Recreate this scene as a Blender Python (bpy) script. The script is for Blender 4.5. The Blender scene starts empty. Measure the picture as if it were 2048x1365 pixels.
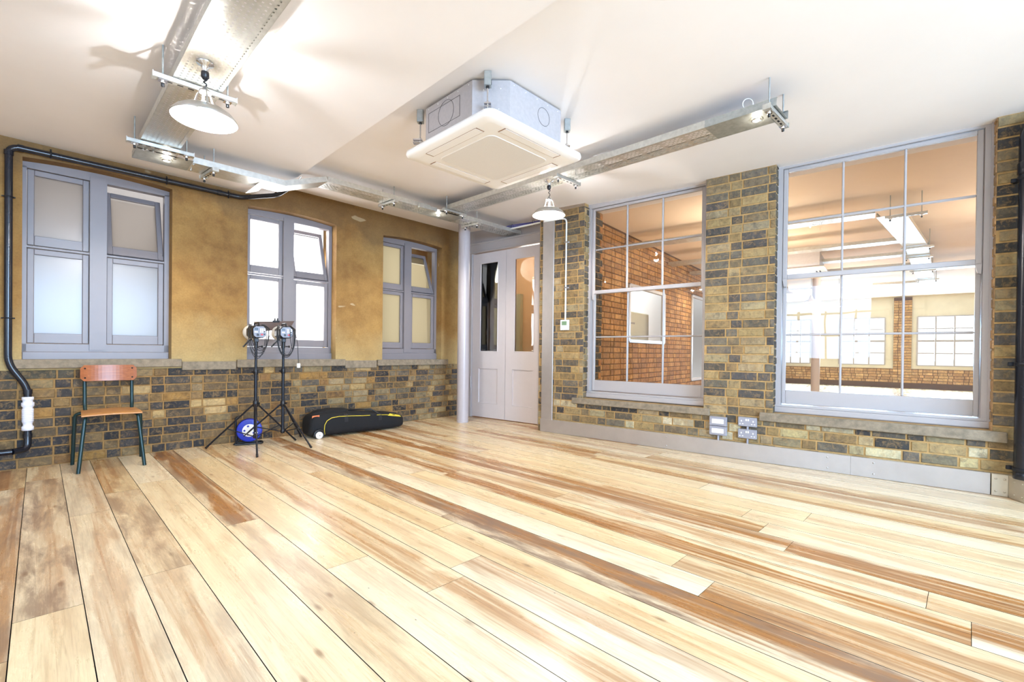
import bpy, math, random
from mathutils import Vector as V, Matrix
random.seed(7)
PI = math.pi
sc = bpy.context.scene
COL = sc.collection

# ------------------------------------------------------------------ camera
A0 = math.radians(44.8223); PT = math.radians(-0.36637); RL = math.radians(0.64078)
fw = V((math.cos(PT)*math.cos(A0), math.cos(PT)*math.sin(A0), math.sin(PT)))
rt0 = V((math.sin(A0), -math.cos(A0), 0)); up0 = rt0.cross(fw)
rt = rt0*math.cos(RL) + up0*math.sin(RL); up = rt.cross(fw)
cam = bpy.data.cameras.new('camera'); camo = bpy.data.objects.new('camera', cam); COL.objects.link(camo)
camo.matrix_world = Matrix(((rt.x, up.x, -fw.x, 0), (rt.y, up.y, -fw.y, 0), (rt.z, up.z, -fw.z, 1.0), (0, 0, 0, 1)))
cam.sensor_width = 36; cam.lens = 36*920.44/2048; cam.shift_y = (709.24-682.5)/2048
cam.clip_start = 0.05; cam.clip_end = 200
sc.camera = camo

# ------------------------------------------------------------------ view + world + daylight
sc.view_settings.view_transform = 'Standard'; sc.view_settings.look = 'None'
sc.view_settings.exposure = 0.82; sc.view_settings.gamma = 1.0
try: sc.view_settings.use_curve_mapping = False
except Exception: pass
sc.cycles.use_denoising = True
sc.cycles.max_bounces = 10; sc.cycles.diffuse_bounces = 5; sc.cycles.glossy_bounces = 4
sc.cycles.transmission_bounces = 6; sc.cycles.transparent_max_bounces = 24
sc.cycles.caustics_reflective = False; sc.cycles.caustics_refractive = False
sc.cycles.sample_clamp_indirect = 6.0
w = bpy.data.worlds.new('world'); sc.world = w; w.use_nodes = True
w.node_tree.nodes['Background'].inputs[0].default_value = (0.90, 0.94, 1.0, 1)
w.node_tree.nodes['Background'].inputs[1].default_value = 0.85

# wall frames: s/t along the wall, d depth into the wall, z up
A1 = math.radians(2.06); d1 = V((math.cos(A1), math.sin(A1), 0)); n1 = V((-d1.y, d1.x, 0))
A2 = math.radians(96.3018); d2 = V((math.cos(A2), math.sin(A2), 0)); n2 = V((d2.y, -d2.x, 0))
def W1(s, d, z): return d1*s + n1*(5.46+d) + V((0, 0, z))
def W2(t, d, z): return d2*t + n2*(4.79+d) + V((0, 0, z))

def area(name, loc, direction, sx, sy, power, color):
    l = bpy.data.lights.new(name, 'AREA'); l.shape = 'RECTANGLE'; l.size = sx; l.size_y = sy
    l.energy = power; l.color = color
    o = bpy.data.objects.new(name, l); COL.objects.link(o); o.location = loc
    o.rotation_euler = V(direction).to_track_quat('-Z', 'Z').to_euler()
    return o
DAY = (0.44, 0.68, 1.0)
# daylight through the big windows behind the camera
area('daylight_window_back', (-3.62, 0.6, 1.75), (1, 0.0, -0.12), 3.6, 1.7, 110, DAY)
area('daylight_window_side', (1.3, -4.62, 1.75), (0.0, 1, -0.12), 3.6, 1.7, 530, DAY)
# daylight at the three windows of wall_left
for s_, p_ in ((0.54, 1.5), (2.2, 32), (3.86, 2.5)):
    c = W1(s_, 0.33, 1.75); area('daylight_wall_left', c, -n1, 0.9, 1.5, p_, (1, .98, .96))
c = W2(3.85, 4.6, 3.7); area('light_well_fill', c, (0, 0, -1), 1.3, 8, 420, (.9, .95, 1))  # extra area lamp standing in for sky, added to brighten the cabinet
# daylight at the far windows of the next room
for t_ in (2.25, 0.43, -1.53):
    c = W2(t_, 13.95, 1.45); area('daylight_far_window', c, -n2, 1.15, 1.45, 240, DAY)

# ------------------------------------------------------------------ mesh builder
WM = {}
class MB:
    def __init__(s): s.v = []; s.f = []; s.m = []; s.c = []; s.sm = []; s.uv = []
    def face(s, pts, mi=0, col=(1, 1, 1, 1), smooth=False, uv=None):
        b = len(s.v); s.v += [V(p) for p in pts]; s.f.append(list(range(b, b+len(pts)))); s.m.append(mi); s.c.append(col); s.sm.append(smooth); s.uv.append(uv)
        return s
    def mesh(s, vs, fs, mi=0, col=(1, 1, 1, 1), smooth=False):
        b = len(s.v); s.v += [V(p) for p in vs]
        for f in fs: s.f.append([i+b for i in f]); s.m.append(mi); s.c.append(col); s.sm.append(smooth); s.uv.append(None)
        return s
    def obox(s, fn, a0, a1, b0, b1, c0, c1, mi=0, col=(1, 1, 1, 1), bev=0.0):
        """box in a frame: fn(a,b,c) -> world"""
        if bev <= 0:
            P = [fn(a, b, c) for a in (a0, a1) for b in (b0, b1) for c in (c0, c1)]
            return s.mesh(P, [(0, 1, 3, 2), (4, 6, 7, 5), (0, 4, 5, 1), (2, 3, 7, 6), (0, 2, 6, 4), (1, 5, 7, 3)], mi, col)
        e = min(bev, abs(a1-a0)*.45, abs(b1-b0)*.45, abs(c1-c0)*.45)
        lo = (a0, b0, c0); hi = (a1, b1, c1); P = []; idx = {}
        for ax in range(3):
            for sx in (0, 1):
                for sy in (0, 1):
                    for sz in (0, 1):
                        q = []
                        for k, sg in enumerate((sx, sy, sz)):
                            base = hi[k] if sg else lo[k]
                            q.append(base if k == ax else base + (-e if sg else e))
                        idx[(ax, sx, sy, sz)] = len(P); P.append(fn(*q))
        F = []
        F.append([idx[(0, 0, 0, 0)], idx[(0, 0, 0, 1)], idx[(0, 0, 1, 1)], idx[(0, 0, 1, 0)]]); F.append([idx[(0, 1, 0, 0)], idx[(0, 1, 1, 0)], idx[(0, 1, 1, 1)], idx[(0, 1, 0, 1)]])
        F.append([idx[(1, 0, 0, 0)], idx[(1, 1, 0, 0)], idx[(1, 1, 0, 1)], idx[(1, 0, 0, 1)]]); F.append([idx[(1, 0, 1, 0)], idx[(1, 0, 1, 1)], idx[(1, 1, 1, 1)], idx[(1, 1, 1, 0)]])
        F.append([idx[(2, 0, 0, 0)], idx[(2, 0, 1, 0)], idx[(2, 1, 1, 0)], idx[(2, 1, 0, 0)]]); F.append([idx[(2, 0, 0, 1)], idx[(2, 1, 0, 1)], idx[(2, 1, 1, 1)], idx[(2, 0, 1, 1)]])
        for p in (0, 1):
            for q in (0, 1):
                F.append([idx[(0, p, q, 0)], idx[(0, p, q, 1)], idx[(1, p, q, 1)], idx[(1, p, q, 0)]])
                F.append([idx[(0, p, 0, q)], idx[(0, p, 1, q)], idx[(2, p, 1, q)], idx[(2, p, 0, q)]])
                F.append([idx[(1, 0, p, q)], idx[(1, 1, p, q)], idx[(2, 1, p, q)], idx[(2, 0, p, q)]])
        for sx in (0, 1):
            for sy in (0, 1):
                for sz in (0, 1): F.append([idx[(0, sx, sy, sz)], idx[(1, sx, sy, sz)], idx[(2, sx, sy, sz)]])
        return s.mesh(P, F, mi, col)
    def box(s, x0, y0, z0, x1, y1, z1, mi=0, bev=0.0, col=(1, 1, 1, 1)):
        return s.obox(lambda a, b, c: V((a, b, c)), x0, x1, y0, y1, z0, z1, mi, col, bev)
    def tube(s, pts, r, n=12, mi=0, caps=True, closed=False):
        pts = [V(p) for p in pts]; N = len(pts); rs = r if isinstance(r, (list, tuple)) else [r]*N
        tan = []
        for i in range(N):
            if closed: t = pts[(i+1) % N]-pts[i-1]
            else: t = pts[min(i+1, N-1)]-pts[max(i-1, 0)]
            tan.append(t.normalized())
        a = V((0, 0, 1)) if abs(tan[0].z) < .9 else V((1, 0, 0))
        u = tan[0].cross(a).normalized(); P = []
        for i in range(N):
            if i: u = (u - tan[i]*u.dot(tan[i])).normalized()
            q = tan[i].cross(u)
            for k in range(n):
                an = 2*PI*k/n; P.append(pts[i] + (u*math.cos(an)+q*math.sin(an))*rs[i])
        F = []
        for i in range(N if closed else N-1):
            j = (i+1) % N
            for k in range(n): F.append((i*n+k, i*n+(k+1) % n, j*n+(k+1) % n, j*n+k))
        s.mesh(P, F, mi, smooth=True)
        if caps and not closed:
            s.mesh(P[:n], [tuple(range(n))[::-1]], mi); s.mesh(P[-n:], [tuple(range(n))], mi)
        return s
    def cyl(s, p0, p1, r, n=20, mi=0): return s.tube([p0, p1], r, n, mi)
    def lathe(s, prof, c, n=40, mi=0, axis=None, smooth=True):
        """prof [(r,h)] round axis through c"""
        c = V(c); ax = V(axis).normalized() if axis is not None else V((0, 0, 1))
        a = V((1, 0, 0)) if abs(ax.x) < .9 else V((0, 1, 0)); u = ax.cross(a).normalized(); q = ax.cross(u); P = []
        for r, h in prof:
            for k in range(n): an = 2*PI*k/n; P.append(c+ax*h+(u*math.cos(an)+q*math.sin(an))*r)
        F = []
        for i in range(len(prof)-1):
            for k in range(n): F.append((i*n+k, i*n+(k+1) % n, (i+1)*n+(k+1) % n, (i+1)*n+k))
        return s.mesh(P, F, mi, smooth=smooth)
    def prism(s, poly, fn, c0, c1, mi=0):
        """poly [(a,b)], fn(a,b,c)"""
        n = len(poly); P = [fn(a, b, c0) for a, b in poly]+[fn(a, b, c1) for a, b in poly]
        F = [tuple(range(n))[::-1], tuple(range(n, 2*n))]+[(i, (i+1) % n, n+(i+1) % n, n+i) for i in range(n)]
        return s.mesh(P, F, mi)
    def build(s, name, mats, parent=None, kind=None, label=None, cat=None, group=None, origin=None, world=True, fix=True):
        if not isinstance(mats, (list, tuple)): mats = [mats]
        me = bpy.data.meshes.new(name); o = bpy.data.objects.new(name, me); COL.objects.link(o)
        if parent is not None:
            o.parent = parent; pm = WM[parent.name]; WM[o.name] = pm.copy(); inv = pm.inverted()
            vs = [inv @ p for p in s.v] if world else s.v
        else:
            if origin is None:
                xs = [p.x for p in s.v]; ys = [p.y for p in s.v]; zs = [p.z for p in s.v]
                origin = V(((min(xs)+max(xs))/2, (min(ys)+max(ys))/2, min(zs)))
            o.location = origin; WM[o.name] = Matrix.Translation(origin); vs = [p-V(origin) for p in s.v]
        me.from_pydata([tuple(p) for p in vs], [], s.f)
        for m in mats: me.materials.append(m)
        me.polygons.foreach_set('material_index', s.m); me.polygons.foreach_set('use_smooth', s.sm)
        if any(c != (1, 1, 1, 1) for c in s.c):
            at = me.color_attributes.new('col', 'FLOAT_COLOR', 'CORNER'); i = 0
            buf = []
            for f, c in zip(s.f, s.c): buf += list(c)*len(f)
            at.data.foreach_set('color', buf)
        if any(u is not None for u in s.uv):
            ul = me.uv_layers.new(name='plank'); buf = []
            for f, u in zip(s.f, s.uv):
                for k in range(len(f)): buf += list(u[k]) if u else [0, 0]
            ul.data.foreach_set('uv', buf)
        me.update()
        if fix:
            import bmesh
            bm = bmesh.new(); bm.from_mesh(me); bmesh.ops.recalc_face_normals(bm, faces=bm.faces); bm.to_mesh(me); bm.free()
        if kind: o['kind'] = kind
        if label: o['label'] = label
        if cat: o['category'] = cat
        if group: o['group'] = group
        return o

def thing(name, label, cat, loc=(0, 0, 0), rz=0, group=None, kind=None):
    o = bpy.data.objects.new(name, None); COL.objects.link(o); o.empty_display_size = .1
    o.location = loc; o.rotation_euler = (0, 0, rz)
    WM[o.name] = Matrix.Translation(V(loc)) @ Matrix.Rotation(rz, 4, 'Z')
    if label: o['label'] = label
    if cat: o['category'] = cat
    if group: o['group'] = group
    if kind: o['kind'] = kind
    return o
def dup(root, loc, rz=None, label=None):
    r = root.copy(); COL.objects.link(r); r.location = loc
    if rz is not None: r.rotation_euler = (0, 0, rz)
    if label: r['label'] = label
    for ch in list(root.children):
        c = ch.copy(); COL.objects.link(c); c.parent = r
        for g in list(ch.children):
            h = g.copy(); COL.objects.link(h); h.parent = c
    return r

# ------------------------------------------------------------------ materials
def s2l(c):
    return tuple(((x/255)/12.92 if x/255 <= .04045 else ((x/255+.055)/1.055)**2.4) for x in c)+(1,)
def newmat(name):
    m = bpy.data.materials.new(name); m.use_nodes = True; nt = m.node_tree
    return m, nt, nt.nodes['Principled BSDF']
def N(nt, t, **k):
    n = nt.nodes.new(t)
    for a, b in k.items(): setattr(n, a, b)
    return n
def ramp(nt, src, stops):
    r = N(nt, 'ShaderNodeValToRGB'); e = r.color_ramp.elements
    while len(e) < len(stops): e.new(.5)
    for i, (p, c) in enumerate(stops): e[i].position = p; e[i].color = c if len(c) == 4 else tuple(c)+(1,)
    nt.links.new(src, r.inputs[0]); return r
def noise(nt, scale, detail=4, rough=.55, vec=None, dist=0):
    n = N(nt, 'ShaderNodeTexNoise'); n.inputs['Scale'].default_value = scale; n.inputs['Detail'].default_value = detail
    n.inputs['Roughness'].default_value = rough; n.inputs['Distortion'].default_value = dist
    if vec is not None: nt.links.new(vec, n.inputs['Vector'])
    return n
def mix(nt, fac, a, b, bt='MIX'):
    m = N(nt, 'ShaderNodeMix', data_type='RGBA', blend_type=bt)
    for s, v in ((m.inputs[0], fac), (m.inputs[6], a), (m.inputs[7], b)):
        if hasattr(v, 'links') or hasattr(v, 'is_output'): nt.links.new(v, s)
        elif isinstance(v, (int, float)): s.default_value = v
        else: s.default_value = tuple(v) if len(v) == 4 else tuple(v)+(1,)
    return m.outputs[2]
def math_(nt, op, a, b=0.0, clamp=False):
    m = N(nt, 'ShaderNodeMath', operation=op, use_clamp=clamp)
    for s, v in ((m.inputs[0], a), (m.inputs[1], b)):
        if isinstance(v, (int, float)): s.default_value = v
        else: nt.links.new(v, s)
    return m.outputs[0]
def simple(name, rgb, rough=.5, metal=0.0, var=.06, vscale=14, bump=0.0, spec=.5, emit=None, es=0):
    m, nt, b = newmat(name); c = s2l(rgb)
    tc = N(nt, 'ShaderNodeTexCoord'); n = noise(nt, vscale, 5, .6, tc.outputs['Object'])
    lo = tuple(max(0, x*(1-var)) for x in c[:3])+(1,); hi = tuple(min(1, x*(1+var)) for x in c[:3])+(1,)
    r = ramp(nt, n.outputs[0], [(.3, lo), (.7, hi)]); nt.links.new(r.outputs[0], b.inputs['Base Color'])
    b.inputs['Roughness'].default_value = rough; b.inputs['Metallic'].default_value = metal
    b.inputs['Specular IOR Level'].default_value = spec
    if bump:
        n2_ = noise(nt, vscale*6, 4, .6, tc.outputs['Object']); bp = N(nt, 'ShaderNodeBump'); bp.inputs['Strength'].default_value = bump; bp.inputs['Distance'].default_value = .005
        nt.links.new(n2_.outputs[0], bp.inputs['Height']); nt.links.new(bp.outputs[0], b.inputs['Normal'])
    if emit: b.inputs['Emission Color'].default_value = s2l(emit); b.inputs['Emission Strength'].default_value = es
    return m

M = {}
M['ceil'] = simple('ceiling_plaster', (244, 240, 240), .75, var=.015, vscale=2, bump=.04)
M['white_wall'] = simple('white_wall', (228, 224, 218), .8, var=.02)
M['paint'] = simple('lavender_paint', (172, 165, 163), .38, var=.02, vscale=6)
M['paint_door'] = simple('lavender_door_paint', (212, 204, 204), .35, var=.02, vscale=6)
M['paint_w1'] = simple('mauve_window_paint', (134, 127, 129), .4, var=.03, vscale=6)
M['column'] = simple('column_paint', (182, 174, 176), .3, var=.02)
M['stone'] = simple('sill_stone', (136, 122, 102), .85, var=.28, vscale=22, bump=.4)
M['galv'] = simple('galvanised_steel', (206, 206, 200), .34, .75, var=.12, vscale=30)
M['galv_dark'] = simple('galvanised_steel_dull', (176, 180, 178), .42, .7, var=.15, vscale=30)
M['steel'] = simple('brushed_steel', (190, 184, 180), .34, .7, var=.05, vscale=8)
M['zinc'] = simple('zinc_sheet', (182, 176, 176), .5, .25, var=.06, vscale=40)
M['black_pipe'] = simple('black_pipe_paint', (26, 28, 36), .22, var=.15, vscale=9)
M['black'] = simple('black_plastic', (20, 20, 24), .4, var=.2)
M['black_metal'] = simple('black_anodised', (24, 26, 34), .3, .3, var=.2)
M['black_cloth'] = simple('black_nylon', (12, 12, 15), .8, var=.3, vscale=60, bump=.5)
M['yellow'] = simple('yellow_piping', (225, 200, 60), .6)
M['orange'] = simple('orange_tag', (235, 120, 60), .6, var=.3, vscale=80)
M['white_plastic'] = simple('white_plastic', (235, 233, 228), .35, var=.01)
M['ac_white'] = simple('cassette_white', (250, 248, 246), .4, var=.01)
M['ac_grille'] = simple('cassette_grille', (230, 226, 220), .6, var=.04, vscale=160, bump=.3)
M['cage_white'] = simple('trap_white', (232, 230, 238), .4, var=.02)
M['blue'] = simple('reel_blue', (30, 50, 170), .35, var=.08)
M['teal'] = simple('chair_teal', (12, 44, 44), .3, .2, var=.1)
M['socket_grey'] = simple('socket_grey', (158, 158, 168), .4, .3, var=.03)
M['dark_gap'] = simple('dark_gap', (22, 20, 20), .9)
M['red'] = simple('red_plastic', (200, 40, 40), .4)
M['green_lcd'] = simple('lcd_green', (120, 150, 115), .3)
M['barn'] = simple('barn_door_brown', (92, 72, 62), .5, .3, var=.05)
M['panel_silver'] = simple('panel_silver', (122, 119, 124), .4, .2, var=.03)
M['dark_key'] = simple('panel_display', (30, 40, 44), .3)
M['violet'] = simple('cable_violet', (88, 84, 150), .5, var=.2)
M['peach'] = simple('peach_wall', (222, 180, 138), .8, var=.03)
M['grey_green'] = simple('grey_green_panel', (170, 168, 140), .7, var=.03)
M['cream_wall'] = simple('cream_wall', (226, 218, 196), .8, var=.06, vscale=3)
M['chrome'] = simple('chrome', (220, 220, 222), .15, .95, var=.02)
M['alum_shade'] = simple('shade_aluminium', (190, 186, 180), .28, .8, var=.04)
M['shade_in'] = simple('shade_white_enamel', (248, 246, 240), .5, var=.0)

def emis(name, rgb, st):
    m = bpy.data.materials.new(name); m.use_nodes = True; nt = m.node_tree; nt.nodes.clear()
    e = N(nt, 'ShaderNodeEmission'); e.inputs[0].default_value = s2l(rgb); e.inputs[1].default_value = st
    o = N(nt, 'ShaderNodeOutputMaterial'); nt.links.new(e.outputs[0], o.inputs[0]); return m
M['bulb'] = emis('bulb_glow', (255, 244, 222), 30)
M['spot_glow'] = emis('spot_glow', (255, 240, 205), 60)
M['tube_glow'] = emis('tube_glow', (255, 252, 245), 4)

def glass_mat(name, tint, boost):
    m = bpy.data.materials.new(name); m.use_nodes = True; nt = m.node_tree; nt.nodes.clear()
    t = N(nt, 'ShaderNodeBsdfTransparent'); t.inputs[0].default_value = tint
    g = N(nt, 'ShaderNodeBsdfGlossy'); g.inputs['Roughness'].default_value = .01
    tc = N(nt, 'ShaderNodeTexCoord'); nn = noise(nt, 1.6, 2, .5, tc.outputs['Object']); bp = N(nt, 'ShaderNodeBump'); bp.inputs['Strength'].default_value = .12; bp.inputs['Distance'].default_value = .02
    nt.links.new(nn.outputs[0], bp.inputs['Height']); nt.links.new(bp.outputs[0], g.inputs['Normal'])
    f = N(nt, 'ShaderNodeFresnel'); f.inputs[0].default_value = 1.5
    k = math_(nt, 'MULTIPLY', f.outputs[0], boost, True)
    x = N(nt, 'ShaderNodeMixShader'); nt.links.new(k, x.inputs[0]); nt.links.new(t.outputs[0], x.inputs[1]); nt.links.new(g.outputs[0], x.inputs[2])
    o = N(nt, 'ShaderNodeOutputMaterial'); nt.links.new(x.outputs[0], o.inputs[0]); return m
M['glass'] = glass_mat('clear_old_glass', (.97, .96, .93, 1), 1.1)
M['door_glass'] = glass_mat('door_glass', (.9, .9, .85, 1), 1.6)
def frosted(name, tint, tr=.75):
    m = bpy.data.materials.new(name); m.use_nodes = True; nt = m.node_tree; nt.nodes.clear()
    a = N(nt, 'ShaderNodeBsdfTranslucent'); a.inputs[0].default_value = tint
    b = N(nt, 'ShaderNodeBsdfRefraction'); b.inputs[0].default_value = tint; b.inputs['Roughness'].default_value = .45; b.inputs['IOR'].default_value = 1.02
    g = N(nt, 'ShaderNodeBsdfGlossy'); g.inputs['Roughness'].default_value = .25
    x = N(nt, 'ShaderNodeMixShader'); x.inputs[0].default_value = tr; nt.links.new(b.outputs[0], x.inputs[1]); nt.links.new(a.outputs[0], x.inputs[2])
    y = N(nt, 'ShaderNodeMixShader'); y.inputs[0].default_value = .05; nt.links.new(x.outputs[0], y.inputs[1]); nt.links.new(g.outputs[0], y.inputs[2])
    o = N(nt, 'ShaderNodeOutputMaterial'); nt.links.new(y.outputs[0], o.inputs[0]); return m
M['frost'] = frosted('frosted_glass', (.70, .67, .64, 1))
M['frost_m'] = frosted('frosted_glass_bright', (.95, .96, .97, 1))
M['frost_b'] = frosted('frosted_glass_greenish', (.80, .74, .58, 1), .5)

# plaster
def plaster_mat():
    m, nt, b = newmat('ochre_plaster'); tc = N(nt, 'ShaderNodeTexCoord'); g = N(nt, 'ShaderNodeNewGeometry'); P = g.outputs['Position']
    a = noise(nt, 1.1, 4, .5, P, .1); c1 = ramp(nt, a.outputs[0], [(.3, s2l((114, 78, 36))), (.5, s2l((150, 110, 54))), (.72, s2l((174, 138, 78)))])
    b2 = noise(nt, 6, 6, .62, P, .1); c2 = mix(nt, .45, c1.outputs[0], ramp(nt, b2.outputs[0], [(.35, s2l((122, 86, 42))), (.65, s2l((170, 132, 74)))]).outputs[0])
    # paler towards the bottom, browner towards the ceiling
    sx = N(nt, 'ShaderNodeSeparateXYZ'); nt.links.new(P, sx.inputs[0])
    n3 = noise(nt, 2.2, 4, .6, P); h = math_(nt, 'ADD', sx.outputs[2], math_(nt, 'MULTIPLY', n3.outputs[0], .9))
    lowf = ramp(nt, math_(nt, 'MULTIPLY', h, .3333), [(.40, (1, 1, 1)), (.62, (0, 0, 0))])
    c3 = mix(nt, math_(nt, 'MULTIPLY', lowf.outputs[0], .7), c2, s2l((194, 172, 120)))
    hif = ramp(nt, math_(nt, 'MULTIPLY', h, .3333), [(.93, (0, 0, 0)), (1.0, (1, 1, 1))])
    c4 = mix(nt, math_(nt, 'MULTIPLY', hif.outputs[0], .65), c3, s2l((104, 80, 50)))
    n5 = noise(nt, 70, 3, .6, P); c5 = mix(nt, .5, c4, ramp(nt, n5.outputs[0], [(.3, (.75, .75, .75)), (.7, (1.15, 1.15, 1.15))]).outputs[0], 'MULTIPLY')
    # pale scratches
    mp = N(nt, 'ShaderNodeMapping'); mp.inputs['Rotation'].default_value = (.5, .4, .7); mp.inputs['Scale'].default_value = (3, 40, 9); nt.links.new(P, mp.inputs[0])
    ns = noise(nt, 1, 2, .4, mp.outputs[0]); sf = ramp(nt, ns.outputs[0], [(.74, (0, 0, 0)), (.77, (1, 1, 1))])
    c6 = mix(nt, math_(nt, 'MULTIPLY', sf.outputs[0], .35), c5, s2l((226, 212, 176)))
    nt.links.new(c6, b.inputs['Base Color']); b.inputs['Roughness'].default_value = .82
    bp = N(nt, 'ShaderNodeBump'); bp.inputs['Strength'].default_value = .35; bp.inputs['Distance'].default_value = .01
    nt.links.new(b2.outputs[0], bp.inputs['Height']); nt.links.new(bp.outputs[0], b.inputs['Normal']); return m
M['plaster'] = plaster_mat()

def brick_mat(name, rough=.85, spot=s2l((60, 58, 58)), smear=s2l((166, 132, 84))):
    m, nt, b = newmat(name); g = N(nt, 'ShaderNodeNewGeometry'); P = g.outputs['Position']
    at = N(nt, 'ShaderNodeAttribute', attribute_name='col')
    n1_ = noise(nt, 34, 6, .7, P, .4); c = mix(nt, .75, at.outputs[0], ramp(nt, n1_.outputs[0], [(.25, (.62, .62, .62)), (.5, (1, 1, 1)), (.78, (1.45, 1.42, 1.35))]).outputs[0], 'MULTIPLY')
    n2_ = noise(nt, 11, 5, .65, P, .8); f = ramp(nt, n2_.outputs[0], [(.54, (0, 0, 0)), (.66, (1, 1, 1))])
    c = mix(nt, math_(nt, 'MULTIPLY', f.outputs[0], .5), c, spot)
    n4_ = noise(nt, 7, 5, .7, P, 1.5); c = mix(nt, .55, c, ramp(nt, n4_.outputs[0], [(.38, (.5, .48, .48)), (.52, (1.0, 1.0, 1.0)), (.64, (1.3, 1.27, 1.15))]).outputs[0], 'MULTIPLY')
    n5_ = noise(nt, 23, 5, .75, P, .6); f5 = ramp(nt, n5_.outputs[0], [(.50, (0, 0, 0)), (.62, (1, 1, 1))]); c = mix(nt, math_(nt, 'MULTIPLY', f5.outputs[0], .38), c, smear)
    n3_ = noise(nt, 60, 3, .6, P); f3 = ramp(nt, n3_.outputs[0], [(.70, (0, 0, 0)), (.76, (1, 1, 1))])
    c = mix(nt, math_(nt, 'MULTIPLY', f3.outputs[0], .35), c, s2l((214, 204, 180)))
    nt.links.new(c, b.inputs['Base Color']); b.inputs['Roughness'].default_value = rough
    bp = N(nt, 'ShaderNodeBump'); bp.inputs['Strength'].default_value = .6; bp.inputs['Distance'].default_value = .006
    nt.links.new(n1_.outputs[0], bp.inputs['Height']); nt.links.new(bp.outputs[0], b.inputs['Normal']); return m
M['brick'] = brick_mat('stock_brick')
M['brick_w'] = brick_mat('stock_brick_warm', spot=s2l((150, 96, 48)))
M['mortar'] = simple('mortar_sand', (170, 136, 86), .9, var=.22, vscale=20, bump=.4)
M['mortar_d'] = simple('mortar_umber', (146, 112, 66), .9, var=.25, vscale=20, bump=.4)
M['mortar_b'] = simple('mortar_brown', (92, 60, 30), .9, var=.2, vscale=20)

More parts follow.
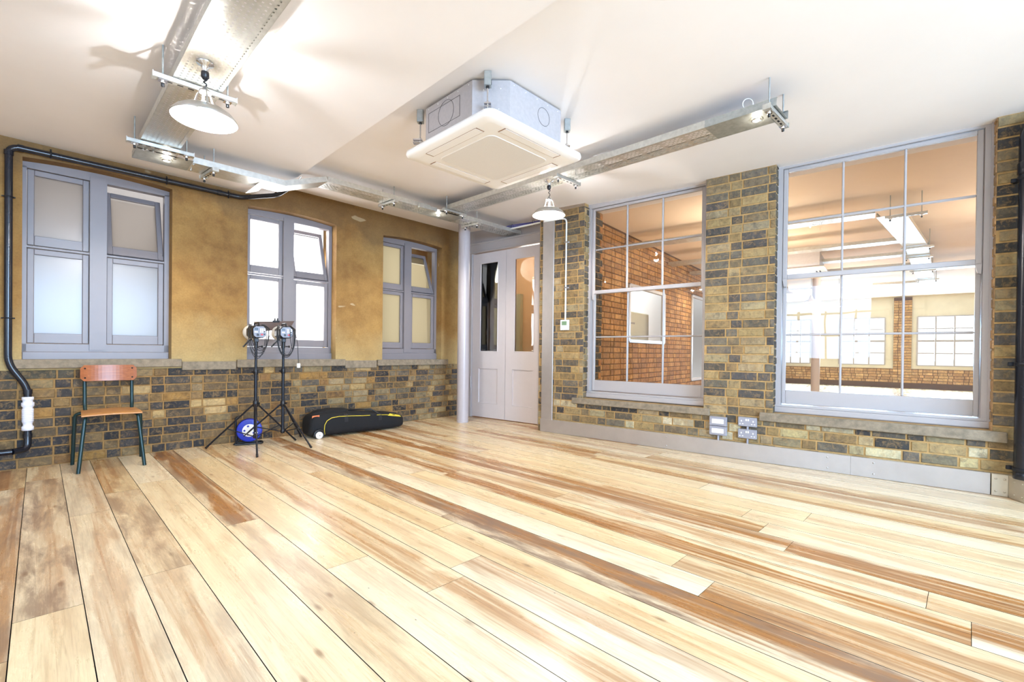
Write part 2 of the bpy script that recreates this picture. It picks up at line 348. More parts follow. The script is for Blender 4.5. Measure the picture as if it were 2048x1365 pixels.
# floorboards
def floor_mat():
    m, nt, b = newmat('reclaimed_floorboards'); uv = N(nt, 'ShaderNodeUVMap', uv_map='plank'); at = N(nt, 'ShaderNodeAttribute', attribute_name='col')
    sp = N(nt, 'ShaderNodeSeparateColor'); nt.links.new(at.outputs[0], sp.inputs[0]); rnd, heart, dark = sp.outputs[0], sp.outputs[1], sp.outputs[2]
    u = N(nt, 'ShaderNodeSeparateXYZ'); nt.links.new(uv.outputs[0], u.inputs[0])
    off = math_(nt, 'MULTIPLY', rnd, 57.0)
    cmb = N(nt, 'ShaderNodeCombineXYZ'); nt.links.new(u.outputs[0], cmb.inputs[0]); nt.links.new(u.outputs[1], cmb.inputs[1]); nt.links.new(off, cmb.inputs[2])
    def mapped(sx, sy): 
        mp = N(nt, 'ShaderNodeMapping'); mp.inputs['Scale'].default_value = (sx, sy, 1); nt.links.new(cmb.outputs[0], mp.inputs[0]); return mp.outputs[0]
    big = noise(nt, 1, 3, .5, mapped(6, 1.1), 1.0)
    grain = noise(nt, 1, 6, .65, mapped(70, 2.2), 1.4)
    fine = noise(nt, 1, 4, .7, mapped(220, 9), .4)
    sap = mix(nt, rnd, s2l((243, 225, 192)), s2l((233, 206, 158)))
    strk = noise(nt, 1, 5, .6, mapped(34, .7), .5)
    x = math_(nt, 'ADD', u.outputs[0], math_(nt, 'MULTIPLY', math_(nt, 'SUBTRACT', big.outputs[0], .5), .26))
    x = math_(nt, 'ADD', x, math_(nt, 'MULTIPLY', math_(nt, 'SUBTRACT', rnd, .5), .12))
    ax = math_(nt, 'ABSOLUTE', x); wdt = math_(nt, 'ADD', math_(nt, 'MULTIPLY', heart, .05), .004)
    band = N(nt, 'ShaderNodeMapRange', interpolation_type='SMOOTHSTEP'); nt.links.new(ax, band.inputs[0]); nt.links.new(wdt, band.inputs[1])
    nt.links.new(math_(nt, 'ADD', wdt, .05), band.inputs[2]); band.inputs[3].default_value = 1; band.inputs[4].default_value = 0
    sr = ramp(nt, strk.outputs[0], [(.33, (.25, .25, .25)), (.55, (1, 1, 1))])
    hb = math_(nt, 'MULTIPLY', math_(nt, 'MULTIPLY', band.outputs[0], sr.outputs[0]), math_(nt, 'ADD', math_(nt, 'MULTIPLY', heart, 1.25), .02), True)
    tone = mix(nt, big.outputs[0], s2l((192, 132, 66)), s2l((158, 104, 56)))
    c = mix(nt, hb, sap, tone)
    s2_ = noise(nt, 1, 4, .6, mapped(52, .9), .9); sr2 = ramp(nt, s2_.outputs[0], [(.56, (0, 0, 0)), (.68, (1, 1, 1))])
    c = mix(nt, math_(nt, 'MULTIPLY', sr2.outputs[0], math_(nt, 'ADD', math_(nt, 'MULTIPLY', heart, .5), .26), True), c, s2l((168, 112, 62)))
    gcore = ramp(nt, grain.outputs[0], [(.50, (0, 0, 0)), (.66, (1, 1, 1))])
    hc = ramp(nt, hb, [(.45, (0, 0, 0)), (.9, (1, 1, 1))])
    c = mix(nt, math_(nt, 'MULTIPLY', math_(nt, 'MULTIPLY', hc.outputs[0], gcore.outputs[0]), .8), c, s2l((116, 74, 42)))
    gr = ramp(nt, grain.outputs[0], [(.3, (.74, .70, .64)), (.52, (1.03, 1.03, 1.03))])
    c = mix(nt, .7, c, gr.outputs[0], 'MULTIPLY')
    pt = noise(nt, 1, 4, .6, mapped(5, 1.5), .3); ptr = ramp(nt, pt.outputs[0], [(.55, (0, 0, 0)), (.72, (1, 1, 1))]); c = mix(nt, math_(nt, 'MULTIPLY', ptr.outputs[0], .34), c, s2l((178, 132, 88)))
    fr = ramp(nt, fine.outputs[0], [(.32, (.78, .76, .72)), (.5, (1, 1, 1))]); c = mix(nt, .6, c, fr.outputs[0], 'MULTIPLY')
    st = noise(nt, 1, 6, .7, mapped(11, 1.9), .25); sf = ramp(nt, st.outputs[0], [(.45, (0, 0, 0)), (.60, (1, 1, 1))])
    greyc = mix(nt, rnd, s2l((112, 98, 88)), s2l((128, 90, 62)))
    c = mix(nt, math_(nt, 'MULTIPLY', sf.outputs[0], math_(nt, 'MULTIPLY', dark, .85), True), c, greyc)
    c = mix(nt, math_(nt, 'MULTIPLY', dark, .30), c, s2l((156, 112, 74)))
    # knots and nail holes
    vo = N(nt, 'ShaderNodeTexVoronoi'); vo.inputs['Scale'].default_value = 1; nt.links.new(mapped(7.5, 2.6), vo.inputs['Vector'])
    kr = ramp(nt, vo.outputs['Distance'], [(.035, (1, 1, 1)), (.11, (0, 0, 0))]); c = mix(nt, math_(nt, 'MULTIPLY', kr.outputs[0], .6), c, s2l((110, 68, 36)))
    vo2 = N(nt, 'ShaderNodeTexVoronoi'); vo2.inputs['Scale'].default_value = 1; nt.links.new(mapped(9, 5), vo2.inputs['Vector'])
    k2 = ramp(nt, vo2.outputs['Distance'], [(.018, (1, 1, 1)), (.03, (0, 0, 0))]); c = mix(nt, math_(nt, 'MULTIPLY', k2.outputs[0], .7), c, s2l((60, 50, 46)))
    nt.links.new(c, b.inputs['Base Color'])
    rr = ramp(nt, st.outputs[0], [(.3, (.22, .22, .22)), (.7, (.36, .36, .36))]); nt.links.new(rr.outputs[0], b.inputs['Roughness'])
    bp = N(nt, 'ShaderNodeBump'); bp.inputs['Strength'].default_value = .15; bp.inputs['Distance'].default_value = .004
    nt.links.new(grain.outputs[0], bp.inputs['Height']); nt.links.new(bp.outputs[0], b.inputs['Normal']); return m
M['floor'] = floor_mat()
def ply_mat(name, a, b_, rough=.3):
    m, nt, b = newmat(name); tc = N(nt, 'ShaderNodeTexCoord'); mp = N(nt, 'ShaderNodeMapping'); mp.inputs['Scale'].default_value = (4, 60, 60); nt.links.new(tc.outputs['Object'], mp.inputs[0])
    n = noise(nt, 1.5, 6, .6, mp.outputs[0], .8); r = ramp(nt, n.outputs[0], [(.3, s2l(a)), (.7, s2l(b_))]); nt.links.new(r.outputs[0], b.inputs['Base Color']); b.inputs['Roughness'].default_value = rough
    return m
M['ply'] = ply_mat('varnished_ply', (134, 72, 36), (172, 102, 56))
M['ply_seat'] = ply_mat('varnished_ply_seat', (178, 118, 66), (206, 150, 92))

# ------------------------------------------------------------------ brickwork
def rc(pal, jit=.12):
    c = random.choice(pal); k = 1+random.uniform(-jit, jit); l = s2l(c)
    return (l[0]*k, l[1]*k, l[2]*k*random.uniform(.93, 1.05), 1)
def bricks(mb, fn, u0, u1, z0, z1, palf, holes=(), proud=.006, ch=.083, L=.225, H=.108, jt=.012, flem=True, seed=1, mi=0, dface=0.0):
    """lay courses; fn(u, d, z); palf(u,z)->palette"""
    rnd = random.Random(seed); k = 0; z = 0.0
    while z < z1:
        za, zb = z+jt/2, z+ch-jt/2
        if zb > z0 and za < z1:
            u = u0 - rnd.uniform(0, .02) - (L*.5 if k % 2 else 0); j = k
            while u < u1:
                w_ = (L if (j % 2 == 0 or (not flem and rnd.random() > .2)) else H)*rnd.uniform(.95, 1.05); j += 1
                ua, ub = u+jt/2, u+w_-jt/2; u += w_
                a, b_, c_, d_ = max(ua, u0), min(ub, u1), max(za, z0), min(zb, z1)
                if b_-a < .012 or d_-c_ < .01: continue
                segs = [(a, b_)]
                for h in holes:
                    if d_ > h[2]+.005 and c_ < h[3]-.005:
                        ns = []
                        for p, q in segs:
                            if q <= h[0] or p >= h[1]: ns.append((p, q)); continue
                            if p < h[0]-.012: ns.append((p, h[0]))
                            if q > h[1]+.012: ns.append((h[1], q))
                        segs = ns
                for p, q in segs:
                    col = rc(palf((p+q)/2, (c_+d_)/2)); pr = proud*rnd.uniform(.5, 1.4); e = .004; w = [rnd.uniform(-.0025, .0025) for _ in range(4)]
                    o0 = [(p, c_), (q, c_), (q, d_), (p, d_)]; i0 = [(p+e, c_+e+w[0]), (q-e, c_+e+w[1]), (q-e, d_-e+w[2]), (p+e, d_-e+w[3])]
                    mb.mesh([fn(x, dface, y) for x, y in o0]+[fn(x, dface-pr, y) for x, y in i0], [(4, 5, 6, 7), (0, 1, 5, 4), (1, 2, 6, 5), (2, 3, 7, 6), (3, 0, 4, 7)], mi, col)
        z += ch; k += 1
def slab(mb, fn, u0, u1, z0, z1, holes, d, mi):
    us = sorted({u0, u1}|{h[0] for h in holes}|{h[1] for h in holes}); us = [u for u in us if u0 <= u <= u1]
    for a, b_ in zip(us, us[1:]):
        m_ = (a+b_)/2; hs = sorted([(h[2], h[3]) for h in holes if h[0] < m_ < h[1]]); z = z0
        for h0, h1 in hs:
            if h0 > z: mb.face([fn(a, d, z), fn(b_, d, z), fn(b_, d, h0), fn(a, d, h0)], mi)
            z = max(z, h1)
        if z < z1: mb.face([fn(a, d, z), fn(b_, d, z), fn(b_, d, z1), fn(a, d, z1)], mi)

DARK = [(76, 66, 54), (52, 49, 48), (96, 80, 58), (108, 88, 60), (62, 57, 54), (86, 76, 64), (124, 98, 62), (46, 45, 47), (66, 62, 60), (132, 112, 80)]
OCH = [(151, 113, 59), (171, 144, 99), (126, 93, 54)]
YEL = [(136, 118, 86), (112, 98, 76), (150, 128, 88), (90, 82, 70), (142, 128, 100), (78, 72, 64), (130, 108, 72), (158, 138, 104), (122, 100, 68), (100, 92, 80)]
PALE = [(171, 158, 126), (185, 174, 144), (153, 140, 108), (135, 122, 93), (111, 102, 84), (176, 160, 118)]
GREYS = [(56, 53, 50), (65, 61, 54), (77, 71, 59), (52, 50, 50)]  # dark grey bricks: stains under the sills, left jambs, top of the dado

# ------------------------------------------------------------------ SETTING: floor
SEAM = [-5.0+0.19*i for i in range(26)]
SEAM = [x for x in SEAM if x < -.35]+[-.28, -.087, .104, .292, .479, .709, .892, 1.097, 1.299, 1.49, 1.67, 1.875, 2.05, 2.225, 2.43, 2.615, 2.80, 2.99, 3.18, 3.385, 3.58, 3.78, 4.01, 4.21, 4.43, 4.65, 4.86, 5.07]
JO = {'-0.087': [2.43, 4.9], '0.292': [2.54, 4.15], '0.709': [2.95], '1.299': [1.68, 4.4], '1.875': [.78, 3.6], '2.05': [.98, 3.2], '2.43': [.11, 2.0], '1.67': [2.25, 5.0], '2.8': [.83, 3.9]}
TN = {'-0.28': [(.6, .7)], '-0.087': [(.15, .1), (.35, .85), (.4, .4)], '0.104': [(.35, .35)], '0.292': [(.3, .4), (.15, .75), (.6, .5)], '0.479': [(.12, .05)], '0.709': [(.2, .4), (.85, .75)], '0.892': [(.1, .2)], '1.097': [(.55, .15)],
      '1.299': [(.45, .2), (.25, .05), (.3, .1)], '1.49': [(.35, .1)], '1.67': [(1.0, 1.0), (.95, .8), (.8, .6)], '1.875': [(.7, .45), (.15, .05), (.2, .1)], '2.05': [(.5, .25), (.2, .0), (.3, .1)], '2.225': [(.8, .25)], '2.43': [(.45, .2), (.5, .15)], '2.615': [(.9, .35)], '2.8': [(.3, .1), (.7, .2)]}
fl = MB(); prv = random.Random(3)
def wall2x(y): # floor edge of right wall at height y
    return ((n2*4.79).x + (y-(n2*4.79).y)*d2.x/d2.y)
for a, b_ in zip(SEAM, SEAM[1:]):
    key = str(round(a, 3)); js = JO.get(key) or [prv.uniform(-3, 0), prv.uniform(.6, 3.0), prv.uniform(3.4, 5.2)]
    ys = [-5.2]+sorted(js)+[6.3]
    tns = TN.get(key); 
    for k, (y0, y1) in enumerate(zip(ys, ys[1:])):
        if tns: h_, dk = tns[min(k, len(tns)-1)]
        else:
            h_ = prv.choice([.1, .25, .45, .6, .8]); dk = prv.choice([.0, .05, .15, .3]) if a > 0 else prv.uniform(.2, .7)
        g = .0016; r_ = prv.random(); cx = (a+b_)/2; zt = -.0004*prv.random()
        sk = .010*(3-0)/3.5
        def pt(x, y): return V((x-.0105*(y-2), y, zt))
        n = max(2, int((y1-y0)/.5)); 
        for i in range(n):
            ya, yb = y0+(y1-y0)*i/n+(g*.6 if i == 0 else 0), y0+(y1-y0)*(i+1)/n-(g*.6 if i == n-1 else 0)
            fl.face([pt(a+g, ya), pt(b_-g, ya), pt(b_-g, yb), pt(a+g, yb)], 0, (r_, h_, dk, 1), uv=[(a-cx, ya), (b_-cx, ya), (b_-cx, yb), (a-cx, yb)])
        P = [pt(a+g, y0+g), pt(b_-g, y0+g), pt(b_-g, y1-g), pt(a+g, y1-g)]; Q = [p+V((0, 0, -.02)) for p in P]
        fl.mesh(P+Q, [(0, 4, 5, 1), (1, 5, 6, 2), (2, 6, 7, 3), (3, 7, 4, 0)], 1)
fl.face([(-5.2, -5.4, -.021), (5.4, -5.4, -.021), (5.4, 6.4, -.021), (-5.2, 6.4, -.021)], 1)
fl.build('floor', [M['floor'], M['dark_gap']], kind='structure', fix=False, origin=V((0, 0, 0)))

# ceiling: lower part left of the step, higher part right
def zc(y): return 2.735 + min(max((y-2.2)*.0295, 0), .105)
c = MB(); XS = 1.69
c.face([(-4.2, -5.2, 2.667), (XS, -5.2, 2.667), (XS, 6.2, 2.667), (-4.2, 6.2, 2.667)])
def xw(y):
    for dd in ((.125,) if y < W2(TL, 0, 0).y else (.38,)):
        p = W2(0, dd, 0); return p.x+(y-p.y)*d2.x/d2.y
TL = 3.375
yy = [-5.2, 2.2, 3.2, W2(TL, 0, 0).y, 4.2, 5.2, 5.75, 6.2]
for a, b_ in zip(yy, yy[1:]):
    xa, xb = xw(a+1e-4), xw(b_-1e-4)
    c.face([(XS, a, zc(a)), (xa, a, zc(a)), (xb, b_, zc(b_)), (XS, b_, zc(b_))])
    c.face([(XS, a, 2.667), (XS, b_, 2.667), (XS, b_, zc(b_)), (XS, a, zc(a))])
c.face([(-4.2, -5.2, 2.95), (5.75, -5.2, 2.95), (5.75, 6.2, 2.95), (-4.2, 6.2, 2.95)])
c.build('ceiling', M['ceil'], kind='structure', fix=False)

# wall_left (plaster over brick dado, three arched openings)
OPEN = [.04, 1.70, 3.345]; OW = .995
def arcz(x, s0): u = (x-s0)/OW*2-1; return 2.535+.028*(1-u*u)
SMIN, SMAX = -3.9, 4.86
mb = MB()
TH = .36
xs = sorted({SMIN, SMAX}|{round(s0+OW*i/12, 4) for s0 in OPEN for i in range(13)}|{-.5})
def inopen(x):
    for s0 in OPEN:
        if s0 < x < s0+OW: return s0
    return None
for a, b_ in zip(xs, xs[1:]):
    s0 = inopen((a+b_)/2)
    za, zb = (arcz(a, s0), arcz(b_, s0)) if s0 is not None else (.80, .80)
    mb.face([W1(a, 0, za), W1(b_, 0, zb), W1(b_, 0, 2.95), W1(a, 0, 2.95)], 0)
    if s0 is not None:
        mb.face([W1(a, 0, za), W1(a, TH, za), W1(b_, TH, zb), W1(b_, 0, zb)], 0)
        mb.face([W1(a, 0, .80), W1(b_, 0, .80), W1(b_, 0, .85), W1(a, 0, .85)], 0)
        mb.face([W1(a, 0, .85), W1(b_, 0, .85), W1(b_, TH, .85), W1(a, TH, .85)], 0)
for s0 in OPEN:
    for x in (s0, s0+OW): mb.face([W1(x, 0, .80), W1(x, TH, .80), W1(x, TH, arcz(x, s0)), W1(x, 0, arcz(x, s0))], 0)
def palD(u, z):
    if z > .70 and u < 1.2: return GREYS+DARK
    if 0 < u < .02: return DARK
    r = random.random()
    return OCH if r < .09 else ([(108, 98, 80), (128, 112, 84), (92, 84, 74), (142, 124, 92)] if u > 2.2 and r < .5 else DARK)
mb.face([W1(SMIN, .0, 0), W1(SMAX, .0, 0), W1(SMAX, .0, .80), W1(SMIN, .0, .80)], 2)
bricks(mb, lambda u, d, z: W1(u, d, z), -.62, SMAX, 0, .80, palD, flem=True, seed=5, mi=1, ch=.0805, L=.215)
mb.build('wall_left', [M['plaster'], M['brick'], M['mortar_d']], kind='structure', fix=False, origin=V((0, 0, 0)))

# stone ledge pieces under the openings
for i, (a, b_, z0, z1, pr) in enumerate([(-.044, 1.112, .815, .89, .045), (1.117, 1.593, .778, .864, .03), (1.597, 2.806, .797, .88, .045), (2.814, 3.254, .765, .862, .02), (3.26, 4.446, .79, .87, .045)]):
    m_ = MB(); m_.obox(W1, a, b_, -pr, .13, z0, z1, bev=.006); m_.build('trim_%d' % (i+1), M['stone'], kind='structure')

# casement windows in wall_left
def casement(idx, s0, tilt, frost):
    r = thing('window_%d' % idx, None, None, W1(s0+OW/2, .15, .87), A1, kind='structure')
    f = MB(); S = lambda x: s0+x
    # frame posts, head following the arch, transoms and bottom board
    D0, D1 = .125, .20
    f.obox(W1, S(0), S(.026), D0, D1, .85, 2.50); f.obox(W1, S(.957), S(OW), D0, D1, .85, 2.50)
    f.obox(W1, S(.415), S(.53), D0-.012, D1, .97, 2.52)
    poly = [(S(0), 2.47)]+[(S(OW*i/12), arcz(S(OW*i/12), s0)+.004) for i in range(13)]+[(S(OW), 2.47)]
    poly = [(S(0), 2.487), (S(0), arcz(S(0), s0)+.004)]+[(S(OW*i/12), arcz(S(OW*i/12), s0)+.004) for i in range(1, 12)]+[(S(OW), arcz(S(OW), s0)+.004), (S(OW), 2.487)]
    f.prism(poly, lambda a, b_, c_: W1(a, c_, b_), D0, D1)
    f.obox(W1, S(0), S(OW), D0-.02, D1, .85, .955, bev=.006); f.obox(W1, S(0), S(OW), D0, D1, .955, 1.02)
    f.obox(W1, S(.026), S(.415), D0+.008, D1, 1.826, 1.842); f.obox(W1, S(.53), S(.957), D0+.008, D1, 1.826, 1.842)
    f.build('window_frame', M['paint_w1'], r)
    for k, (x0, x1) in enumerate(((.029, .412), (.533, .954))):
        for lo in (True, False):
            z0, z1 = (1.026, 1.820) if lo else (1.850, 2.483)
            gz0, gz1 = (1.11, 1.775) if lo else (1.932, 2.438)
            th = math.radians(tilt) if (k == 1 and not lo) else 0.0
            def fn(a, d, z, th=th, z0=z0):
                dz = z-z0; dd = d-.165
                return W1(a, .165+dd*math.cos(th)+dz*math.sin(th), z0+dz*math.cos(th)-dd*math.sin(th))
            e0, e1 = S(x0), S(x1); st = .042; dd0, dd1 = .142, .188
            q = MB()
            q.obox(fn, e0, e0+st, dd0, dd1, z0, z1, bev=.004); q.obox(fn, e1-st, e1, dd0, dd1, z0, z1, bev=.004)
            q.obox(fn, e0+st, e1-st, dd0, dd1, z0, gz0, bev=.003); q.obox(fn, e0+st, e1-st, dd0, dd1, gz1, z1, bev=.003)
            so = q.build('sash', M['paint_w1'], r)
            g = MB(); g.obox(fn, e0+st-.004, e1-st+.004, .163, .167, gz0-.004, gz1+.004); g.build('pane', frost, so)
    if tilt:
        h = MB(); x = S(.945)
        h.tube([W1(x+.005*math.sin(i*1.57), .155+.003*i, 1.90+.007*i) for i in range(37)], .0028, 5)
        h.build('stay_chain', M['chrome'], r)
    return r
casement(1, OPEN[0], 16.5, M['frost']); casement(2, OPEN[1], 17, M['frost_m']); casement(3, OPEN[2], 20, M['frost_b'])

# ------------------------------------------------------------------ wall_right
HA = (1.36, 2.737, .456, 2.80); HB = (-.655, .75, .462, 2.80)
TL = 3.375
mb = MB(); fW2 = lambda u, d, z: W2(u, d, z)
slab(mb, fW2, -5.4, TL, 0, 2.80, [HA, HB], 0, 2)
for a_, b_ in ((-5.4, HB[0]), (HB[1], HA[0]), (HA[1], TL)): slab(mb, fW2, a_, b_, 2.735, 2.95, [], .0, 0)
for h in (HA, HB): slab(mb, fW2, h[0], h[1], 2.80, 2.95, [], .0, 0)
for (t0, t1, z0, z1) in (HA, HB):
    TT = .45
    for t in (t0, t1): mb.face([W2(t, 0, z0), W2(t, TT, z0), W2(t, TT, z1), W2(t, 0, z1)], 2)
    mb.face([W2(t0, 0, z0), W2(t1, 0, z0), W2(t1, TT, z0), W2(t0, TT, z0)], 2)
    mb.face([W2(t0, .11, 2.742), W2(t1, .11, 2.742), W2(t1, TT, 2.742), W2(t0, TT, 2.742)], 0); mb.face([W2(t0, .11, 2.742), W2(t1, .11, 2.742), W2(t1, .11, 2.80), W2(t0, .11, 2.80)], 0)
mb.face([W2(TL, 0, 0), W2(TL, .36, 0), W2(TL, .36, 2.95), W2(TL, 0, 2.95)], 2)
def palW(u, z):
    r = random.random()
    if z < .45:
        if (1.3 < u < 2.9 and z > .25) or (u < .3 and z > .34): return GREYS+GREYS+YEL if r < .8 else PALE
        if z < .25: return PALE+YEL
        return YEL+PALE+GREYS[:2]
    if u < -.6 and z > 1.3: return GREYS+YEL[:5]
    if r < .2: return [(84, 78, 72), (96, 90, 80), (74, 70, 68)]
    return YEL
bricks(mb, fW2, -2.5, TL-.002, .0, 2.73, palW, holes=[HA, HB], seed=11, mi=1)
# jamb bricks
def jamb(t, depth0, depth1, pal, face, sd, chh=.0752):
    fj = lambda u, d, z: W2(t+face*d, u, z)
    bricks(mb, fj, depth0, depth1, .46, 2.73, pal, seed=sd, mi=1, L=.13, H=.11, ch=chh)
jamb(HA[1], .004, .125, lambda u, z: YEL+GREYS, 1, 21); jamb(HB[1], .004, .125, lambda u, z: GREYS, 1, 22)
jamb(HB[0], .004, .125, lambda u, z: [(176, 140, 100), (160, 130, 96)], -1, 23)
bricks(mb, lambda u, d, z: W2(u, .36-.36+d, z), TL-.001, TL, .3, .31, palW, seed=3, mi=1)
# far-side jamb of window 4, its shadow painted as dark bricks, the lit teeth as orange
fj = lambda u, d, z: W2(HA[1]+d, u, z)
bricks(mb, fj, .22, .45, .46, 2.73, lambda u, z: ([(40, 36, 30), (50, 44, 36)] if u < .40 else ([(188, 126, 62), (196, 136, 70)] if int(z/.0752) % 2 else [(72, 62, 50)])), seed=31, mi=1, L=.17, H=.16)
mb.build('wall_right', [M['ceil'], M['brick'], M['mortar']], kind='structure', fix=False, origin=V((4.8, 0, 0)))

for i, (a, b_, z0, z1) in enumerate([(1.297, 2.87, .387, .455), (-.728, .857, .383, .461)]):
    m_ = MB(); m_.obox(W2, a, b_, -.035, .13, z0, z1, bev=.006); m_.build('trim_%d' % (i+6), M['stone'], kind='structure')

# sash windows in wall_right (upper sash nearer the room)
def sashwin(idx, t0, t1):
    r = thing('window_%d' % idx, None, None, W2((t0+t1)/2, .15, .47), A2, kind='structure')
    f = MB(); W = t1-t0
    f.obox(W2, t0, t0+.052, .10, .22, .48, 2.78); f.obox(W2, t1-.052, t1, .10, .22, .48, 2.78)
    f.obox(W2, t0, t0+.02, .085, .10, .48, 2.78); f.obox(W2, t1-.02, t1, .085, .10, .48, 2.78)
    f.obox(W2, t0+.052, t1-.052, .10, .22, 2.715, 2.78); f.obox(W2, t0, t1, .075, .22, .463, .515, bev=.008); f.obox(W2, t0, t1, .095, .22, .515, .535, bev=.003)
    f.build('window_frame', M['paint'], r)
    a0, a1 = t0+.055, t1-.055
    for up_ in (True, False):
        D0, D1 = (.118, .152) if up_ else (.158, .192)
        z0, z1 = (1.695, 2.712) if up_ else (.541, 1.735)
        st = .036 if up_ else .03
        q = MB()
        q.obox(W2, a0, a0+st, D0, D1, z0 if not up_ else z0, z1, bev=.004); q.obox(W2, a1-st, a1, D0, D1, z0, z1, bev=.004)
        if up_:
            for tt in (a0, a1-st):  # horns below the meeting rail
                q.prism([(tt, z0+.01), (tt+st, z0+.01), (tt+st-.006, z0-.03), (tt+st/2+.006, z0-.065), (tt+.004, z0-.07)], lambda a, b_, c_: W2(a, c_, b_), D0, D1)
        gz0, gz1 = (1.738, 2.682) if up_ else (.668, 1.70)
        q.obox(W2, a0+st, a1-st, D0, D1, z0, gz0, bev=.004); q.obox(W2, a0+st, a1-st, D0, D1, gz1, z1, bev=.003)
        n = 3; g0, g1 = a0+st, a1-st; bw = .017
        for i in range(1, n):
            x = g0+(g1-g0)*i/n; q.obox(W2, x-bw/2, x+bw/2, D0+.002, D1-.002, gz0, gz1, bev=.005)
        zm = (gz0+gz1)/2+(.01 if up_ else .0); q.obox(W2, g0, g1, D0+.003, D1-.003, zm-bw/2, zm+bw/2, bev=.005)
        so = q.build('sash', M['paint'], r)
        g = MB(); g.obox(W2, g0-.004, g1+.004, (D0+D1)/2-.0015, (D0+D1)/2+.0015, gz0-.004, gz1+.004); g.build('pane', M['glass'], so)
    return r
sashwin(4, 1.345, 2.757); sashwin(5, -.657, .762)

# steel cover plate and long steel skirting
m_ = MB(); m_.obox(W2, 3.152, 3.318, -.022, -.008, .155, 2.72, bev=.002)
for z in (.30, 1.55, 2.6):
    for t in (3.17, 3.30): m_.cyl(W2(t, -.022, z), W2(t, -.025, z), .006, 8)
m_.build('trim_8', M['steel'], kind='structure')
m_ = MB(); m_.obox(W2, .17, 3.325, -.0295, -.008, .002, .158, bev=.001); m_.obox(W2, -.645, .1695, -.029, -.008, .002, .158, bev=.001)
for t in (1.72, .33, .02):
    for z in (.035, .125): m_.lathe([(.007, 0), (.006, .003), (0, .004)], W2(t, -.029, z), 10, axis=-n2)
m_.build('baseboard_right', M['steel'], kind='structure')
m_ = MB()  # boxed step of the skirting round the pipe
m_.obox(W2, -.735, -.650, -.034, -.006, .002, .158, bev=.002); m_.prism([(-.735, -.034), (-.80, -.17), (-1.0, -.17), (-1.0, -.006), (-.735, -.006)], lambda a, b_, c_: W2(a, b_, c_), .002, .158)
for t, d in ((-.672, -.034), (-.716, -.034), (-.757, -.08), (-.785, -.139)):
    for z in (.035, .125): m_.lathe([(.007, 0), (.006, .003), (0, .004)], W2(t, d-.001, z), 10, axis=-n2)
m_.build('baseboard_corner', simple('buff_steel', (196, 186, 168), .35, .6, var=.05), kind='structure')

# ------------------------------------------------------------------ door end
DB = .33   # door wall depth behind wall_right face
mb = MB(); tL = 5.05
slab(mb, fW2, TL-.02, 5.6, 0, 2.95, [(3.595, 4.87, 0, 2.475)], DB+.03, 0)
mb.obox(W2, 3.375, 3.60, DB-.02, DB+.03, 2.63, 2.95); 
mb.build('wall_end', M['paint'], kind='structure', fix=False)
r = thing('door_1', None, None, W2(4.2, DB, 0), A2, kind='structure')
f = MB(); f.obox(W2, 4.855, 4.93, DB-.02, DB+.05, 0, 2.62, bev=.004); f.obox(W2, 3.535, 3.605, DB-.02, DB+.05, 0, 2.62, bev=.004)
f.obox(W2, 3.535, 4.93, DB-.025, DB+.05, 2.475, 2.62, bev=.004); f.obox(W2, 3.535, 4.95, DB-.032, DB, 2.478, 2.505, bev=.008); f.obox(W2, 3.535, 4.95, DB-.035, DB, 2.60, 2.63, bev=.006)
f.build('door_frame', M['paint'], r)
for (t0, t1, g0, g1, p0, p1) in ((4.203, 4.850, 4.346, 4.698, 4.345, 4.722), (3.610, 4.197, 3.692, 4.045, 3.708, 4.068)):
    q = MB(); D0, D1 = DB, DB+.042; z0, z1 = .012, 2.462
    q.obox(W2, t0, g0, D0, D1, .99, z1); q.obox(W2, g1, t1, D0, D1, .99, z1); q.obox(W2, g0, g1, D0, D1, 2.318, z1)
    q.obox(W2, t0, p0, D0, D1, z0, .99); q.obox(W2, p1, t1, D0, D1, z0, .99); q.obox(W2, p0, p1, D0, D1, .742, .99); q.obox(W2, p0, p1, D0, D1, z0, .222)
    q.obox(W2, p0, p1, D0+.014, D1-.01, .222, .742)
    for (a, b_, c_, d_) in ((p0, p0+.01, .222, .742), (p1-.01, p1, .222, .742), (p0, p1, .222, .232), (p0, p1, .732, .742)): q.obox(W2, a, b_, D0+.004, D0+.02, c_, d_, bev=.003)
    for (a, b_, c_, d_) in ((g0, g0+.012, .99, 2.318), (g1-.012, g1, .99, 2.318), (g0, g1, .99, 1.002), (g0, g1, 2.306, 2.318)): q.obox(W2, a, b_, D0-.004, D0+.012, c_, d_, bev=.004)
    lf = q.build('door_leaf', M['paint_door'], r)
    g = MB(); g.obox(W2, g0, g1, DB+.018, DB+.024, .99, 2.318); g.build('pane', M['door_glass'], lf)
for z in (.50, 2.02):
    q = MB(); q.cyl(W2(4.863, DB-.02, z-.06), W2(4.863, DB-.02, z+.11), .012, 10); q.obox(W2, 4.85, 4.885, DB-.022, DB-.012, z-.05, z+.10); q.build('hinge', M['paint'], r)

